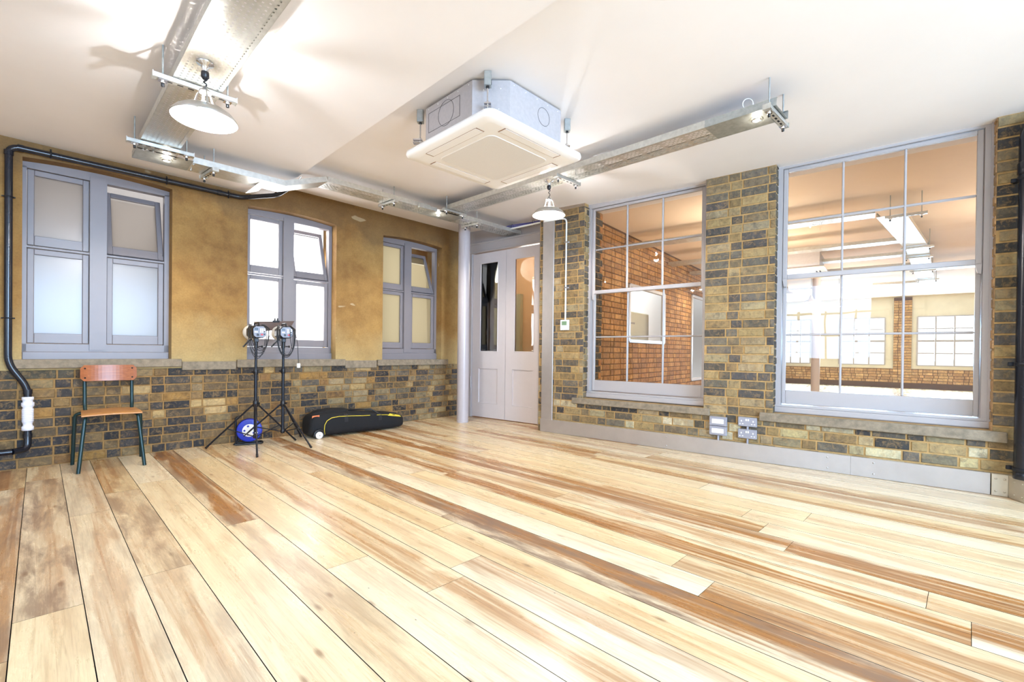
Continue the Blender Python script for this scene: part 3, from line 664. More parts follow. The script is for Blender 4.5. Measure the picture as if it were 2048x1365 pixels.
# lobby behind the door
mb = MB()
mb.face([W2(3.38, .36, 0), W2(3.38, 1.75, 0), W2(3.38, 1.75, 2.75), W2(3.38, .36, 2.75)]); mb.face([W2(3.38, 1.75, 0), W2(5.36, 1.75, 0), W2(5.36, 1.75, 2.75), W2(3.38, 1.75, 2.75)])
mb.face([W2(5.36, 1.75, 0), W2(5.36, 6, 0), W2(5.36, 6, 2.75), W2(5.36, 1.75, 2.75)])
mb.face([W2(3.38, .37, 2.75), W2(5.36, .37, 2.75), W2(5.36, 1.75, 2.75), W2(3.38, 1.75, 2.75)]); mb.face([W2(5.36, .37, 2.75), W2(10, .37, 2.75), W2(10, 6, 2.75), W2(5.36, 6, 2.75)])
mb.build('wall_lobby', M['peach'], kind='structure', fix=False)
mb = MB(); mb.obox(W2, 4.96, 5.24, 1.66, 1.74, 0, 2.02); mb.build('trim_9', M['grey_green'], kind='structure')
mb = MB(); slab(mb, fW2, 5.3, 10.0, 0, 2.9, [], 4.6, 1); bricks(mb, fW2, 5.3, 10.0, 0, 2.75, lambda u, z: [(98, 84, 44), (84, 74, 40), (110, 92, 50)], dface=4.6, seed=41, mi=0)
mb.build('wall_lobby_back', [M['brick_w'], M['mortar_b']], kind='structure', fix=False)
mb = MB(); mb.face([W2(3.38, .34, .0), W2(10, .34, .0), W2(10, 6, .0), W2(3.38, 6, .0)]); mb.build('floor_lobby', M['ply_seat'], kind='structure', fix=False)
def azim(px, dist, z):
    a_ = A0-math.atan((px-1024)/920.44); k = dist/math.cos(a_-A0); return V((k*math.cos(a_), k*math.sin(a_), z))
for px, da, db, z, lab in ((977, 7.4, 9.2, 2.52, 'left of two ceiling tube lights seen through the left door pane'), (991, 7.6, 10.6, 2.42, 'right of two ceiling tube lights seen through the left door pane')):
    p0, p1 = azim(px, da, z), azim(px, db, z); tb = thing('tube_light', lab, 'light', (p0+p1)/2, 0, group='lobby tube lights')
    q = MB(); q.tube([p0+V((0, 0, .045)), p1+V((0, 0, .045))], .025, 8); q.build('housing', M['white_plastic'], tb)
    q = MB(); q.tube([p0, p1], .03, 10); q.build('tube', M['tube_glow'], tb)
mb = MB(); mb.obox(W2, 4.6, 4.7, 1.8, 13, -.5, 3.6); mb.build('building', simple('white_render', (236, 236, 236), .9, var=.02), label='white rendered building across the light well behind the outdoor cabinet', cat='building')

# ------------------------------------------------------------------ walls behind the camera
XB, YB = -3.6, -4.6
def win_wall(name, fn, u0, u1, hole):
    mb = MB(); slab(mb, fn, u0, u1, 0, 2.95, [hole], 0, 0)
    mb.build(name, M['white_wall'], kind='structure', fix=False)
fb = lambda u, d, z: V((XB-d, u, z)); fs_ = lambda u, d, z: V((u, YB-d, z))
win_wall('wall_back', fb, -5.2, 6.2, (-1.2, 2.4, .9, 2.6)); win_wall('wall_side', fs_, -4.0, 5.9, (-.5, 3.1, .9, 2.6))
for i, (fn, h) in enumerate(((fb, (-1.2, 2.4, .9, 2.6)), (fs_, (-.5, 3.1, .9, 2.6)))):
    q = MB(); rr = thing('window_%d' % (6+i), None, None, fn((h[0]+h[1])/2, 0, .9), 0, kind='structure')
    for k in range(7): x = h[0]+(h[1]-h[0])*k/6; q.obox(fn, x-.02, x+.02, -.02, .01, h[2], h[3])
    for z in (.9, 1.47, 2.03, 2.6): q.obox(fn, h[0], h[1], -.018, .008, z-.02, z+.02)
    q.build('window_frame', M['paint'], rr)

# ------------------------------------------------------------------ the next room seen through the sash windows
OFF = .45; FARD = 13.85
mb = MB(); mb.face([W2(3.3, OFF, 2.83), W2(-11, OFF, 2.83), W2(-11, FARD+.2, 2.83), W2(3.3, FARD+.2, 2.83)]); mb.build('ceiling_next_room', simple('warm_ceiling', (226, 204, 178), .8, var=.02), kind='structure', fix=False)
mb = MB()
for i in range(60):
    a = W2(0, OFF-.2, 0)
    u = 3.2-.2*i; prr = random.random()
    mb.face([W2(u, OFF-.3, .0), W2(u-.198, OFF-.3, .0), W2(u-.198, FARD+.1, .0), W2(u, FARD+.1, .0)], 0, (prr, random.choice([.1, .3, .5]), .1, 1), uv=[(-.1, 0), (.1, 0), (.1, 14), (-.1, 14)])
mb.build('floor_next_room', M['floor'], kind='structure', fix=False)
FH = [(1.82, 2.68, .71, 2.19), (-.155, 1.02, .71, 2.19), (-2.15, -.92, .71, 2.19)]
mb = MB(); slab(mb, fW2, -11, 6, 0, 2.9, FH, FARD, 0)
ORB = [(190, 146, 92), (198, 156, 100), (178, 134, 80), (206, 166, 112)]
bricks(mb, fW2, -2.6, 3.2, .17, .60, lambda u, z: ORB, dface=FARD-.01, seed=51, mi=1, proud=.01)
bricks(mb, fW2, -.79, -.36, .17, 2.70, lambda u, z: ORB, dface=FARD-.05, seed=52, mi=1, proud=.01)
mb.face([W2(-.79, FARD-.045, 0), W2(-.36, FARD-.045, 0), W2(-.36, FARD-.045, 2.8), W2(-.79, FARD-.045, 2.8)], 2)
mb.face([W2(-2.6, FARD-.008, 0), W2(3.2, FARD-.008, 0), W2(3.2, FARD-.008, .60), W2(-2.6, FARD-.008, .60)], 2)
mb.build('wall_far', [M['cream_wall'], M['brick_w'], M['mortar_b']], kind='structure', fix=False)
for i, h in enumerate(FH):
    rr = thing('window_%d' % (8+i), None, None, W2((h[0]+h[1])/2, FARD, h[2]), A2, kind='structure'); q = MB()
    for k in range(4): x = h[0]+(h[1]-h[0])*k/3; q.obox(W2, x-.018, x+.018, FARD-.03, FARD+.01, h[2], h[3])
    for k in range(5): z = h[2]+(h[3]-h[2])*k/4; q.obox(W2, h[0], h[1], FARD-.028, FARD+.008, z-(.03 if k == 2 else .015), z+(.03 if k == 2 else .015))
    q.build('window_frame', M['paint'], rr)
# end wall of the next room: brick with two windows
TE = 3.05; EH = [(1.93, 3.42, 1.18, 2.06), (5.0, 6.6, .45, 2.2)]
fe = lambda u, d, z: W2(TE+d, u, z)
mb = MB(); slab(mb, fe, OFF-.01, FARD, 0, 2.9, EH, 0, 1)
bricks(mb, fe, OFF, 9.0, 0, 2.8, lambda u, z: [(176, 128, 72), (166, 118, 64), (186, 140, 82), (152, 108, 60)], holes=EH, seed=61, mi=0, dface=0.0)
mb.build('wall_next_room', [M['brick_w'], M['mortar_b']], kind='structure', fix=False)
mb = MB(); slab(mb, fW2, -11, -.66, 0, 2.9, [], .46, 0); slab(mb, fW2, .76, 1.35, 0, 2.9, [], .46, 0); slab(mb, fW2, 2.76, 3.3, 0, 2.9, [], .46, 0); mb.build('wall_near_side', M['cream_wall'], kind='structure', fix=False)
mb = MB(); fo = lambda u, d, z: W2(-9.5+d, u, z); slab(mb, fo, OFF, FARD, 0, 2.9, [], 0, 0); mb.build('wall_next_room_side', M['cream_wall'], kind='structure', fix=False)
for i, h in enumerate(EH):
    rr = thing('window_%d' % (11+i), None, None, fe((h[0]+h[1])/2, 0, h[2]), 0, kind='structure'); q = MB()
    for (a, b_, c_, d_) in ((h[0]-.03, h[0]+.03, h[2], h[3]), (h[1]-.03, h[1]+.03, h[2], h[3]), (h[0], h[1], h[2]-.02, h[2]+.03), (h[0], h[1], h[3]-.03, h[3]+.02)): q.obox(fe, a, b_, -.03, .03, c_, d_)
    q.build('window_frame', M['paint'], rr)
exec_later = []
# outdoor cabinet seen through that window
cb = thing('outdoor_cabinet', 'pale green-grey outdoor cabinet seen through the window in the orange brick wall', 'cabinet', W2(TE+.55, 2.7, .9), A2)
q = MB(); q.obox(fe, 1.95, 3.5, .3, .8, .95, 1.72, bev=.015); 
for k in range(12):
    if k != 5: q.obox(fe, 2.22+.055*k, 2.22+.055*k+.034, .296, .3, 1.50, 1.53, 1)
q.build('body', [simple('cabinet_grey_green', (214, 216, 200), .5, var=.02), M['socket_grey']], cb)
q = MB(); q.cyl(fe(3.3, .29, 1.22), fe(3.42, .29, 1.22), .012, 8); q.build('handle', M['black'], cb)

# ------------------------------------------------------------------ round column
q = MB(); q.lathe([(.082, 0), (.082, 2.9)], (4.09, 5.03, .001), 36); q.build('column', M['column'], label='round pale mauve cast-iron column standing by the left door jamb', cat='column', origin=V((4.09, 5.03, 0)))

# ------------------------------------------------------------------ cable trays
UPZ = V((0, 0, 1))
def frame_uv(P0, P1):
    P0, P1 = V(P0), V(P1); u = (P1-P0).normalized(); v = V((-u.y, u.x, 0)).normalized(); w_ = u.cross(v); 
    if w_.z < 0: w_ = -w_
    return P0, u, v, w_, (P1-P0).length
def tray_seg(mb, P0, P1, wd, lip=.05, holes=True, style=0, mi=0):
    P, u, v, w_, L = frame_uv(P0, P1); fn = lambda a, b_, c_: P+u*a+v*b_+w_*c_
    h = wd/2
    if holes:
        if style == 0: pw, pl, hw, hl = .026, .030, .009, .010
        else: pw, pl, hw, hl = .024, .036, .0105, .025
        nr = int((wd-.02)/pw); e = (wd-nr*pw)/2
        mb.face([fn(0, -h, 0), fn(L, -h, 0), fn(L, -h+e, 0), fn(0, -h+e, 0)], mi); mb.face([fn(0, h-e, 0), fn(L, h-e, 0), fn(L, h, 0), fn(0, h, 0)], mi)
        for r_ in range(nr):
            b0 = -h+e+r_*pw; b1 = b0+pw; x = (.5*pl if r_ % 2 else 0); mid = (b0+b1)/2
            if x: mb.face([fn(0, b0, 0), fn(x, b0, 0), fn(x, b1, 0), fn(0, b1, 0)], mi)
            k = 0
            while x+pl <= L:
                if (style == 1 and k % 5 == 4) or (style == 0 and False):
                    mb.face([fn(x, b0, 0), fn(x+pl, b0, 0), fn(x+pl, b1, 0), fn(x, b1, 0)], mi); x += pl; k += 1; continue
                m0, m1 = x+(pl-hl)/2, x+(pl+hl)/2; c0, c1 = mid-hw/2, mid+hw/2
                Q = [fn(x, b0, 0), fn(x+pl, b0, 0), fn(x+pl, b1, 0), fn(x, b1, 0), fn(m0, c0, 0), fn(m1, c0, 0), fn(m1, c1, 0), fn(m0, c1, 0)]
                mb.mesh(Q, [(0, 1, 5, 4), (1, 2, 6, 5), (2, 3, 7, 6), (3, 0, 4, 7)], mi); x += pl; k += 1
            if x < L: mb.face([fn(x, b0, 0), fn(L, b0, 0), fn(L, b1, 0), fn(x, b1, 0)], mi)
    else:
        mb.obox(fn, 0, L, -h, h, 0, .0015, mi)
    for sg in (-1, 1):
        mb.obox(fn, 0, L, sg*h-.0008, sg*h+.0008, 0, lip, mi); b0 = sg*h; b1 = sg*(h-.012); mb.obox(fn, 0, L, min(b0, b1), max(b0, b1), lip-.0015, lip, mi)
def corner_plate(mb, c, sx, sy, rz, z, lip=.05, sides=(1, 1, 0, 0), mi=0):
    ca, sa = math.cos(rz), math.sin(rz); fn = lambda a, b_, c_: V((c[0]+a*ca-b_*sa, c[1]+a*sa+b_*ca, z+c_))
    mb.obox(fn, -sx/2, sx/2, -sy/2, sy/2, 0, .0015, mi)
    if sides[0]: mb.obox(fn, -sx/2-.001, -sx/2+.001, -sy/2, sy/2, 0, lip, mi)
    if sides[1]: mb.obox(fn, -sx/2, sx/2, sy/2-.001, sy/2+.001, 0, lip, mi)
    if sides[2]: mb.obox(fn, sx/2-.001, sx/2+.001, -sy/2, sy/2, 0, lip, mi)
TW = .235
tr = thing('cable_tray', 'perforated galvanised cable tray along the low ceiling at top left', 'cable tray', (.58, 2.0, 2.505))
m_ = MB(); tray_seg(m_, (.645, .05, 2.505), (.578, 4.33, 2.505), TW); m_.build('tray_section', M['galv'], tr)
m_ = MB(); corner_plate(m_, (.64, 4.60), .36, .28, 0, 2.508, sides=(1, 1, 0, 0)); corner_plate(m_, (.585, 4.40), .24, .16, 0, 2.508, sides=(1, 0, 1, 0)); 
for x, y in ((.50, 4.46), (.52, 4.44), (.70, 4.50), (.83, 4.52), (.84, 4.68), (.56, 4.45)): m_.cyl((x, y, 2.508), (x, y, 2.495), .006, 6, 1); m_.cyl((x, y, 2.50), (x, y, 2.497), .012, 6, 1)
m_.build('corner_piece', [M['galv_dark'], M['chrome']], tr)


t2 = thing('cable_tray', 'galvanised cable tray running along the plaster wall over the ceiling step', 'cable tray', (2.6, 4.6, 2.5))
yl = lambda x: 4.61+(x-.8)*.0015
m_ = MB(); tray_seg(m_, (.82, yl(.8), 2.505), (1.54, yl(1.54), 2.505), TW, holes=False); tray_seg(m_, (1.54, yl(1.54), 2.505), (1.93, yl(1.93), 2.652), TW, holes=False); m_.build('ramp_section', M['galv'], t2)
m_ = MB(); tray_seg(m_, (1.93, yl(1.93), 2.652), (3.14, yl(3.1), 2.652), TW, style=1); tray_seg(m_, (3.62, yl(3.6), 2.652), (4.68, yl(4.68), 2.652), TW, style=1); m_.build('tray_section', M['galv'], t2)
m_ = MB(); corner_plate(m_, (3.38, 4.59), .50, .30, 0, 2.654, sides=(0, 1, 0, 0)); corner_plate(m_, (3.38, 4.40), .28, .14, 0, 2.654, sides=(0, 0, 0, 0)); m_.build('tee_piece', M['galv_dark'], t2)
m_ = MB(); m_.face([W1(1.50, -.96, 2.506), W1(1.56, -.96, 2.506), W1(1.56, -.72, 2.49), W1(1.47, -.66, 2.46)]); m_.build('joint_flap', M['galv'], t2)
m_ = MB(); m_.cyl((1.66, 4.50, 2.60), (1.67, 4.49, 2.625), .008, 8); m_.build('wing_nut', M['chrome'], t2)

R0 = V((3.31, .87, 2.556)); R1 = V((3.385, 4.34, 2.652))
t3 = thing('cable_tray', 'slotted galvanised cable tray running behind the white ceiling cassette', 'cable tray', (3.35, 2.6, 2.6))
m_ = MB(); Rm = R0+(R1-R0)*.13; tray_seg(m_, Rm, R1, TW, style=1); m_.build('tray_section', M['galv'], t3)
m_ = MB(); tray_seg(m_, R0, Rm, TW, holes=False); m_.build('end_piece', M['galv_dark'], t3)

# strut hangers: slotted channel, threaded rods and capped nuts
def hanger(label, c, direction, length, ztop, rods=True, grp='cable tray hangers'):
    c = V(c); u = V(direction).normalized(); v = V((-u.y, u.x, 0)); r = thing('tray_hanger', label, 'hanger', c, math.atan2(u.y, u.x), group=grp)
    fn = lambda a, b_, z: c+u*a+v*b_+V((0, 0, z)); h = length/2
    q = MB(); q.obox(fn, -h, h, -.0205, -.0185, .012, .038); q.obox(fn, -h, h, .0185, .0205, .012, .038); q.obox(fn, -h, h, -.0205, .0205, .012, .014)
    for sg in (-1, 1): q.obox(fn, -h, h, min(sg*.011, sg*.0205), max(sg*.011, sg*.0205), .036, .038)
    for sg in (-1, 1): q.obox(fn, sg*h-.002, sg*h+.002, -.024, .024, .009, .042)
    k = -h+.06
    while k < h-.04: q.obox(fn, k, k+.028, -.006, .006, .0112, .013, 1); k += .05
    q.build('channel', [M['galv'], M['dark_gap']], r)
    for sg in (-1, 1):
        a = sg*(h-.045); base = fn(a, 0, .012)
        q = MB(); q.cyl(base+V((0, 0, -.012)), V((base.x, base.y, ztop(base.x, base.y)-.001)), .005, 8); q.build('rod', M['galv_dark'], r)
        q = MB(); q.obox(fn, a-.02, a+.02, -.02, .02, .006, .012); q.lathe([(.012, 0), (.012, -.010), (.010, -.012)], base+V((0, 0, -.006)), 6); q.build('washer_nut', M['chrome'], r)
        q = MB(); q.lathe([(.0075, -.012), (.0085, -.016), (.0085, -.032), (0, -.034)], base+V((0, 0, -.004)), 10); q.build('rod_cap', M['black'], r)
    return r
zt = lambda x, y: 2.667 if x < XS else zc(y)
hanger('tray hanger above the big pendant lamp at top left', (.592, 3.165, 2.462), (1, -.03, 0), .40, zt)
hanger('tray hanger at the corner by the left downlight', (.585, 4.285, 2.462), (1, -.02, 0), .40, zt)
hanger('short tray hanger just right of the left downlight', (.955, 4.61, 2.462), (-.10, 1, 0), .31, zt)
hanger('tray hanger between the second and third plaster wall windows', (2.66, 4.615, 2.610), (-.10, 1, 0), .30, zt)
hanger('tray hanger beside the downlight near the column', (3.37, 4.33, 2.610), (1, .02, 0), .33, zt)
hanger('tray hanger directly above the round column', (3.86, 4.615, 2.610), (-.10, 1, 0), .30, zt)
hanger('tray hanger between white cassette and smaller pendant lamp', (3.375, 2.66, 2.567), (1, -.03, 0), .34, zt)
hanger('tray hanger at the free right end of the slotted tray', (3.31, .905, 2.512), (1, -.03, 0), .36, zt)
# loose bracket arm at the tee
q = MB(); q.obox(lambda a, b_, c_: V((3.20+a, 4.46+b_, 2.63+c_)), -.24, 0, -.02, .02, 0, .04); q.build('bracket_arm', M['galv'], label='bare channel arm sticking out left of the tray tee near the column', cat='bracket')

# downlights under the trays
def spot(label, p, power):
    p = V(p); r = thing('downlight', label, 'light', p, group='tray downlights')
    q = MB(); q.lathe([(.030, .006), (.030, -.004), (.024, -.006), (.022, .001)], p, 20); q.build('bezel', M['chrome'], r)
    q = MB(); q.lathe([(.022, -.001), (0, -.0012)], p, 20); q.build('lens', M['spot_glow'], r)
    l = bpy.data.lights.new('downlight_lamp', 'SPOT'); l.energy = power; l.color = (1, .92, .80); l.spot_size = 2.3; l.spot_blend = .8; l.shadow_soft_size = .03
    o = bpy.data.objects.new('downlight_lamp', l); COL.objects.link(o); o.location = p+V((0, 0, -.02))
    l = bpy.data.lights.new('downlight_spill', 'POINT'); l.energy = power*.02; l.color = (1, .92, .80); l.shadow_soft_size = .01
    o = bpy.data.objects.new('downlight_spill', l); COL.objects.link(o); o.location = p+V((0, 0, -.03))
    return r
spot('glowing downlight on the tray corner above the leftmost window', (.66, 4.585, 2.499), 34)
spot('glowing downlight on the tray tee left of the column', (3.33, 4.60, 2.645), 34)
spot('glowing downlight at the free right end of the slotted tray', (3.30, 1.02, 2.551), 30)
# cable coil and red box above the right end
q = MB(); q.lathe([(.0, .056), (.044, .056), (.05, .048), (.05, 0), (0, 0)], (3.26, 1.06, 2.565), 24); 
dr = thing('lamp_driver', 'red and white driver with looped white cable above the tray end', 'driver', (3.26, 1.06, 2.597)); q.build('housing', M['red'], dr)
q = MB(); q.lathe([(.052, .010), (.054, .018), (.052, .026)], (3.26, 1.06, 2.565), 24); q.build('ring', M['white_plastic'], dr)
q = MB()
q.tube([(3.25+.020*math.sin(a)+.006*math.sin(a/4), 1.06-.026*math.sin(a), 2.655-.036*math.cos(a)) for a in [4*PI*j/44 for j in range(45)]], .0026, 6)
q.build('cable_loop', M['white_plastic'], dr)

# pendant lamps
def pendant(label, x, y, ztray, zrim, power, twist=0.0):
    r = thing('pendant_lamp', label, 'pendant lamp', (x, y, zrim), group='industrial pendant lamps')
    c0 = V((x, y, zrim)); R = .152
    prof = [(R, 0), (R+.002, .003), (R*.97, .016), (R*.86, .036), (R*.70, .054), (R*.50, .068), (R*.36, .076)]
    q = MB(); q.lathe(prof, c0, 56); q.lathe([(R-.003, .001), (R*.95, .014), (R*.84, .033), (R*.68, .050), (R*.48, .064), (R*.36, .071)], c0, 56, mi=1); q.build('shade', [M['alum_shade'], M['shade_in']], r, fix=False)
    q = MB(); n = 6
    for k in range(n):
        a0 = 2*PI*k/n+.4; a1 = a0+2*PI/n*.24
        P = []
        for (rr, hh) in ((R*.36, .073), (.048, .10), (.036, .135), (.028, .150)):
            for a in (a0, a1): P.append(c0+V((rr*math.cos(a), rr*math.sin(a), hh)))
        q.mesh(P, [(0, 1, 3, 2), (2, 3, 5, 4), (4, 5, 7, 6)])
    q.lathe([(.029, .146), (.026, .156), (.012, .166), (.006, .180)], c0, 20); q.build('vented_neck', M['alum_shade'], r, fix=False)
    q = MB(); q.lathe([(.0, .016), (.018, .022), (.029, .042), (.030, .058), (.020, .085), (.013, .095), (.013, .098), (0, .099)], c0, 24); q.build('bulb', M['bulb'], r)
    q = MB(); pts = []; zt_ = ztray-.085-zrim
    for i in range(15):
        f = i/14; pts.append(c0+V((.006*math.sin(f*9), .005*math.cos(f*11)-.005, .178+f*(zt_-.178))))
    q.tube(pts, .0035, 6); q.build('twisted_cord', M['black'], r)
    q = MB(); top = V((x, y, ztray)); q.lathe([(.040, 0), (.040, -.008), (.017, -.014), (.016, -.048)], top, 24); q.build('ceiling_rose', M['chrome'], r)
    q = MB(); q.lathe([(.017, -.048), (.019, -.055), (.019, -.075), (.010, -.088), (.004, -.09)], top, 16); q.build('cord_grip', M['black'], r)
    l = bpy.data.lights.new('pendant_bulb', 'POINT'); l.energy = power*.24; l.color = (.92, .95, 1); l.shadow_soft_size = .007
    o = bpy.data.objects.new('pendant_bulb', l); COL.objects.link(o); o.location = c0+V((0, 0, .118))
    l = bpy.data.lights.new('pendant_bulb_low', 'POINT'); l.energy = power*2.6; l.color = (1, .94, .86); l.shadow_soft_size = .03
    o = bpy.data.objects.new('pendant_bulb_low', l); COL.objects.link(o); o.location = c0+V((0, 0, .035))
    return r
pendant('lit pendant lamp with metal shade at top left, nearest the camera', .575, 2.875, 2.503, 2.20, 45)
pendant('lit pendant lamp with metal shade hanging in front of the steel cover plate', 3.30, 2.815, 2.607, 2.277, 45)

# ------------------------------------------------------------------ ceiling cassette
ac = thing('ceiling_cassette', 'white square air-conditioning cassette hung under the ceiling step', 'air conditioner', (2.315, 2.51, 2.42))
def rrect(cx, cy, hx, hy, r, z, n=6):
    P = []
    for (sx, sy, a0) in ((1, 1, 0), (-1, 1, PI/2), (-1, -1, PI), (1, -1, 3*PI/2)):
        for k in range(n+1):
            a = a0+PI/2*k/n; P.append(V((cx+sx*(hx-r)+r*math.cos(a), cy+sy*(hy-r)+r*math.sin(a), z)))
    return P
def loft(mb, loops, mi=0, cap0=True, cap1=True, smooth=True):
    n = len(loops[0]); P = [p for l in loops for p in l]; F = []
    for i in range(len(loops)-1):
        for k in range(n): F.append((i*n+k, i*n+(k+1) % n, (i+1)*n+(k+1) % n, (i+1)*n+k))
    mb.mesh(P, F, mi, smooth=smooth)
    if cap0: mb.mesh(loops[0], [tuple(range(n))[::-1]], mi)
    if cap1: mb.mesh(loops[-1], [tuple(range(n))], mi)
CX, CY, HP = 2.315, 2.515, .475
q = MB(); loft(q, [rrect(CX, CY, .40, .40, .03, 2.418), rrect(CX, CY, HP-.02, HP-.02, .05, 2.421), rrect(CX, CY, HP-.006, HP-.006, .055, 2.428), rrect(CX, CY, HP, HP, .06, 2.442), rrect(CX, CY, HP-.004, HP-.004, .06, 2.462), rrect(CX, CY, .43, .43, .04, 2.47)]); q.build('fascia', M['ac_white'], ac)
q = MB(); loft(q, [rrect(CX, CY, .285, .285, .05, 2.4145), rrect(CX, CY, .29, .29, .05, 2.419)]); gr = q.build('intake_grille', M['ac_grille'], ac)
M['flap_gap'] = simple('flap_gap_brown', (150, 120, 98), .8)
for (sx, sy) in ((1, 0), (-1, 0), (0, 1), (0, -1)):
    a = .374; L = .27; q = MB()
    def fb_(u0, u1, v0, v1, z0, z1, mi=0, bev=0.0):
        if sx: q.box(CX+sx*a+v0, CY+u0, z0, CX+sx*a+v1, CY+u1, z1, mi, bev)
        else: q.box(CX+u0, CY+sy*a+v0, z0, CX+u1, CY+sy*a+v1, z1, mi, bev)
    fb_(-L, L, -.032, .032, 2.4155, 2.4185, 0, .001)
    for e in (-.034, .034): fb_(-L-.002, L+.002, e-.001, e+.001, 2.4168, 2.4182, 1)
    for e in (-L-.005, L+.005): fb_(e-.004, e+.004, -.034, .034, 2.4162, 2.4182, 1)
    q.build('air_flap', [M['ac_white'], M['flap_gap']], ac)
q = MB()
HH = .425; k_ = .17; oct_ = [(-HH, -HH+k_), (-HH+k_, -HH), (HH-k_, -HH), (HH, -HH+k_), (HH, HH-k_), (HH-k_, HH), (-HH+k_, HH), (-HH, HH-k_)]
q.prism([(CX+a, CY+b_) for a, b_ in oct_], lambda a, b_, c_: V((a, b_, c_)), 2.468, 2.722)
q.prism([(CX+a*1.008, CY+b_*1.008) for a, b_ in oct_], lambda a, b_, c_: V((a, b_, c_)), 2.468, 2.492)
xf = CX-HH-.0008
def ringx(cy, cz, r, x=xf): q.tube([(x, cy+r*math.cos(a), cz+r*math.sin(a)) for a in [2*PI*j/32 for j in range(32)]], .0012, 4, 1, closed=True)
def ringy(cx, cz, r, y): q.tube([(cx+r*math.cos(a), y, cz+r*math.sin(a)) for a in [2*PI*j/32 for j in range(32)]], .0012, 4, 1, closed=True)
ringx(CY+.02, 2.612, .085)
for (a, b_, c_, d_) in ((-.13, .22, 2.54, 2.54), (-.13, .22, 2.675, 2.675)): q.tube([(xf, CY+a, c_), (xf, CY+b_, d_)], .0012, 4, 1)
for a in (-.13, .22): q.tube([(xf, CY+a, 2.54), (xf, CY+a, 2.675)], .0012, 4, 1)
ringy(CX+.07, 2.61, .06, CY-HH-.0008)
for i in range(5): 
    q.lathe([(.004, 0), (.003, .002), (0, .003)], (xf, CY-.22+.11*i, 2.705), 8, 2, axis=(-1, 0, 0)); q.lathe([(.004, 0), (.003, .002), (0, .003)], (CX-.22+.11*i, CY-HH, 2.705), 8, 2, axis=(0, -1, 0))
for a, b_ in ((.3, .2), (.7, .2), (.3, .8), (.75, .85)):
    p = V((CX-HH+k_*a, CY-HH+k_*(1-a), 2.50+.2*b_)); q.lathe([(.004, 0), (.003, .002), (0, .003)], p, 8, 2, axis=(-1, -1, 0))
q.build('casing', [M['zinc'], M['black'], M['white_plastic']], ac)
def achang(label, x, y, rz):
    r = thing('cassette_hanger', label, 'hanger', (x, y, 2.55), rz, group='cassette hangers'); c_ = V((x, y, 0)); ca, sa = math.cos(rz), math.sin(rz)
    fn = lambda a, b_, z: V((x+a*ca-b_*sa, y+a*sa+b_*ca, z)); zt_ = zt(x, y)
    q = MB(); q.obox(fn, -.022, .022, -.022, -.019, zt_-.085, zt_-.002); q.obox(fn, -.022, .022, .019, .022, zt_-.085, zt_-.002); q.obox(fn, -.022, -.019, -.022, .022, zt_-.085, zt_-.002); q.obox(fn, -.022, .022, -.022, .022, zt_-.088, zt_-.085); q.build('bracket', M['galv_dark'], r)
    q = MB(); q.cyl(fn(0, 0, zt_-.05), fn(0, 0, 2.50), .005, 8); q.build('rod', M['chrome'], r)
    q = MB(); q.cyl(fn(0, 0, zt_-.098), fn(0, 0, zt_-.085), .011, 8); q.obox(fn, .0, .024, -.010, .010, zt_-.072, zt_-.05); q.build('rubber_mount', M['black'], r)
    q = MB(); q.obox(fn, -.022, .022, -.018, .05, 2.535, 2.541); q.obox(fn, -.022, .022, -.02, .05, 2.515, 2.519); q.lathe([(.012, 2.541), (.012, 2.552), (.006, 2.556)], fn(0, 0, 0), 6); q.build('clamp', M['chrome'], r)
achang('cassette hanger at the corner nearest the camera', CX-HH+.028, CY-HH+.055, 3*PI/4+PI)
achang('cassette hanger at the left corner, beside the ceiling step', CX-HH+.02, CY+HH-.07, PI/4)
achang('cassette hanger at the right corner of the casing', CX+HH-.02, CY-HH+.06, -PI/4)

# ------------------------------------------------------------------ pipes
def bend(pts, r, n=6):
    """round the corners of a polyline"""
    pts = [V(p) for p in pts]; out = [pts[0]]
    for i in range(1, len(pts)-1):
        a, b_, c_ = pts[i-1], pts[i], pts[i+1]; u = (a-b_).normalized(); v = (c_-b_).normalized(); rr = min(r, (a-b_).length*.45, (c_-b_).length*.45)
        p0, p1 = b_+u*rr, b_+v*rr
        for k in range(n+1): f = k/n; out.append(p0*(1-f)**2+b_*2*f*(1-f)+p1*f*f)
    out.append(pts[-1]); return out
wp = thing('waste_pipe', 'black waste pipe running down and along the plaster wall below the ceiling', 'pipe', W1(0, -.05, 0))
PR = .024
q = MB(); q.tube(bend([W1(-.01, -.12, .165), W1(.075, -.06, .165), W1(.075, -.045, .30), W1(.075, -.045, .66), W1(-.035, -.045, .86), W1(-.035, -.045, 2.585), W1(1.48, -.045, 2.592)], .07), PR, 16)
q.tube([W1(-.5, -.12, .165), W1(-.01, -.12, .165)], PR, 16)
q.tube(bend([W1(1.44, -.045, 2.592), W1(1.62, -.05, 2.592), W1(1.87, -.34, 2.615), W1(2.02, -.60, 2.752), W1(2.14, -.62, 2.754), W1(2.5, -.62, 2.754)], .05), PR, 16)
for p, d_ in ((W1(-.035, -.045, 2.53), UPZ), (W1(.03, -.045, 2.585), d1), (W1(.075, -.045, .27), UPZ), (W1(.075, -.045, .63), UPZ), (W1(1.42, -.045, 2.592), d1)): q.cyl(p-V(d_)*.018, p+V(d_)*.018, PR+.004, 16)
q.build('pipe', M['black_pipe'], wp)
q = MB(); c_ = W1(.075, -.045, 0); q.lathe([(.030, .315), (.036, .318), (.036, .345), (.028, .355), (.028, .372), (.033, .38), (.034, .49), (.028, .50), (.038, .515), (.038, .54), (.030, .545), (.030, .56), (.035, .565), (.035, .585), (.028, .588)], c_, 24)
for k in range(7): q.lathe([(.034, .39+.014*k), (.037, .394+.014*k), (.034, .398+.014*k)], c_, 24)
q.build('white_coupling', M['cage_white'], wp)
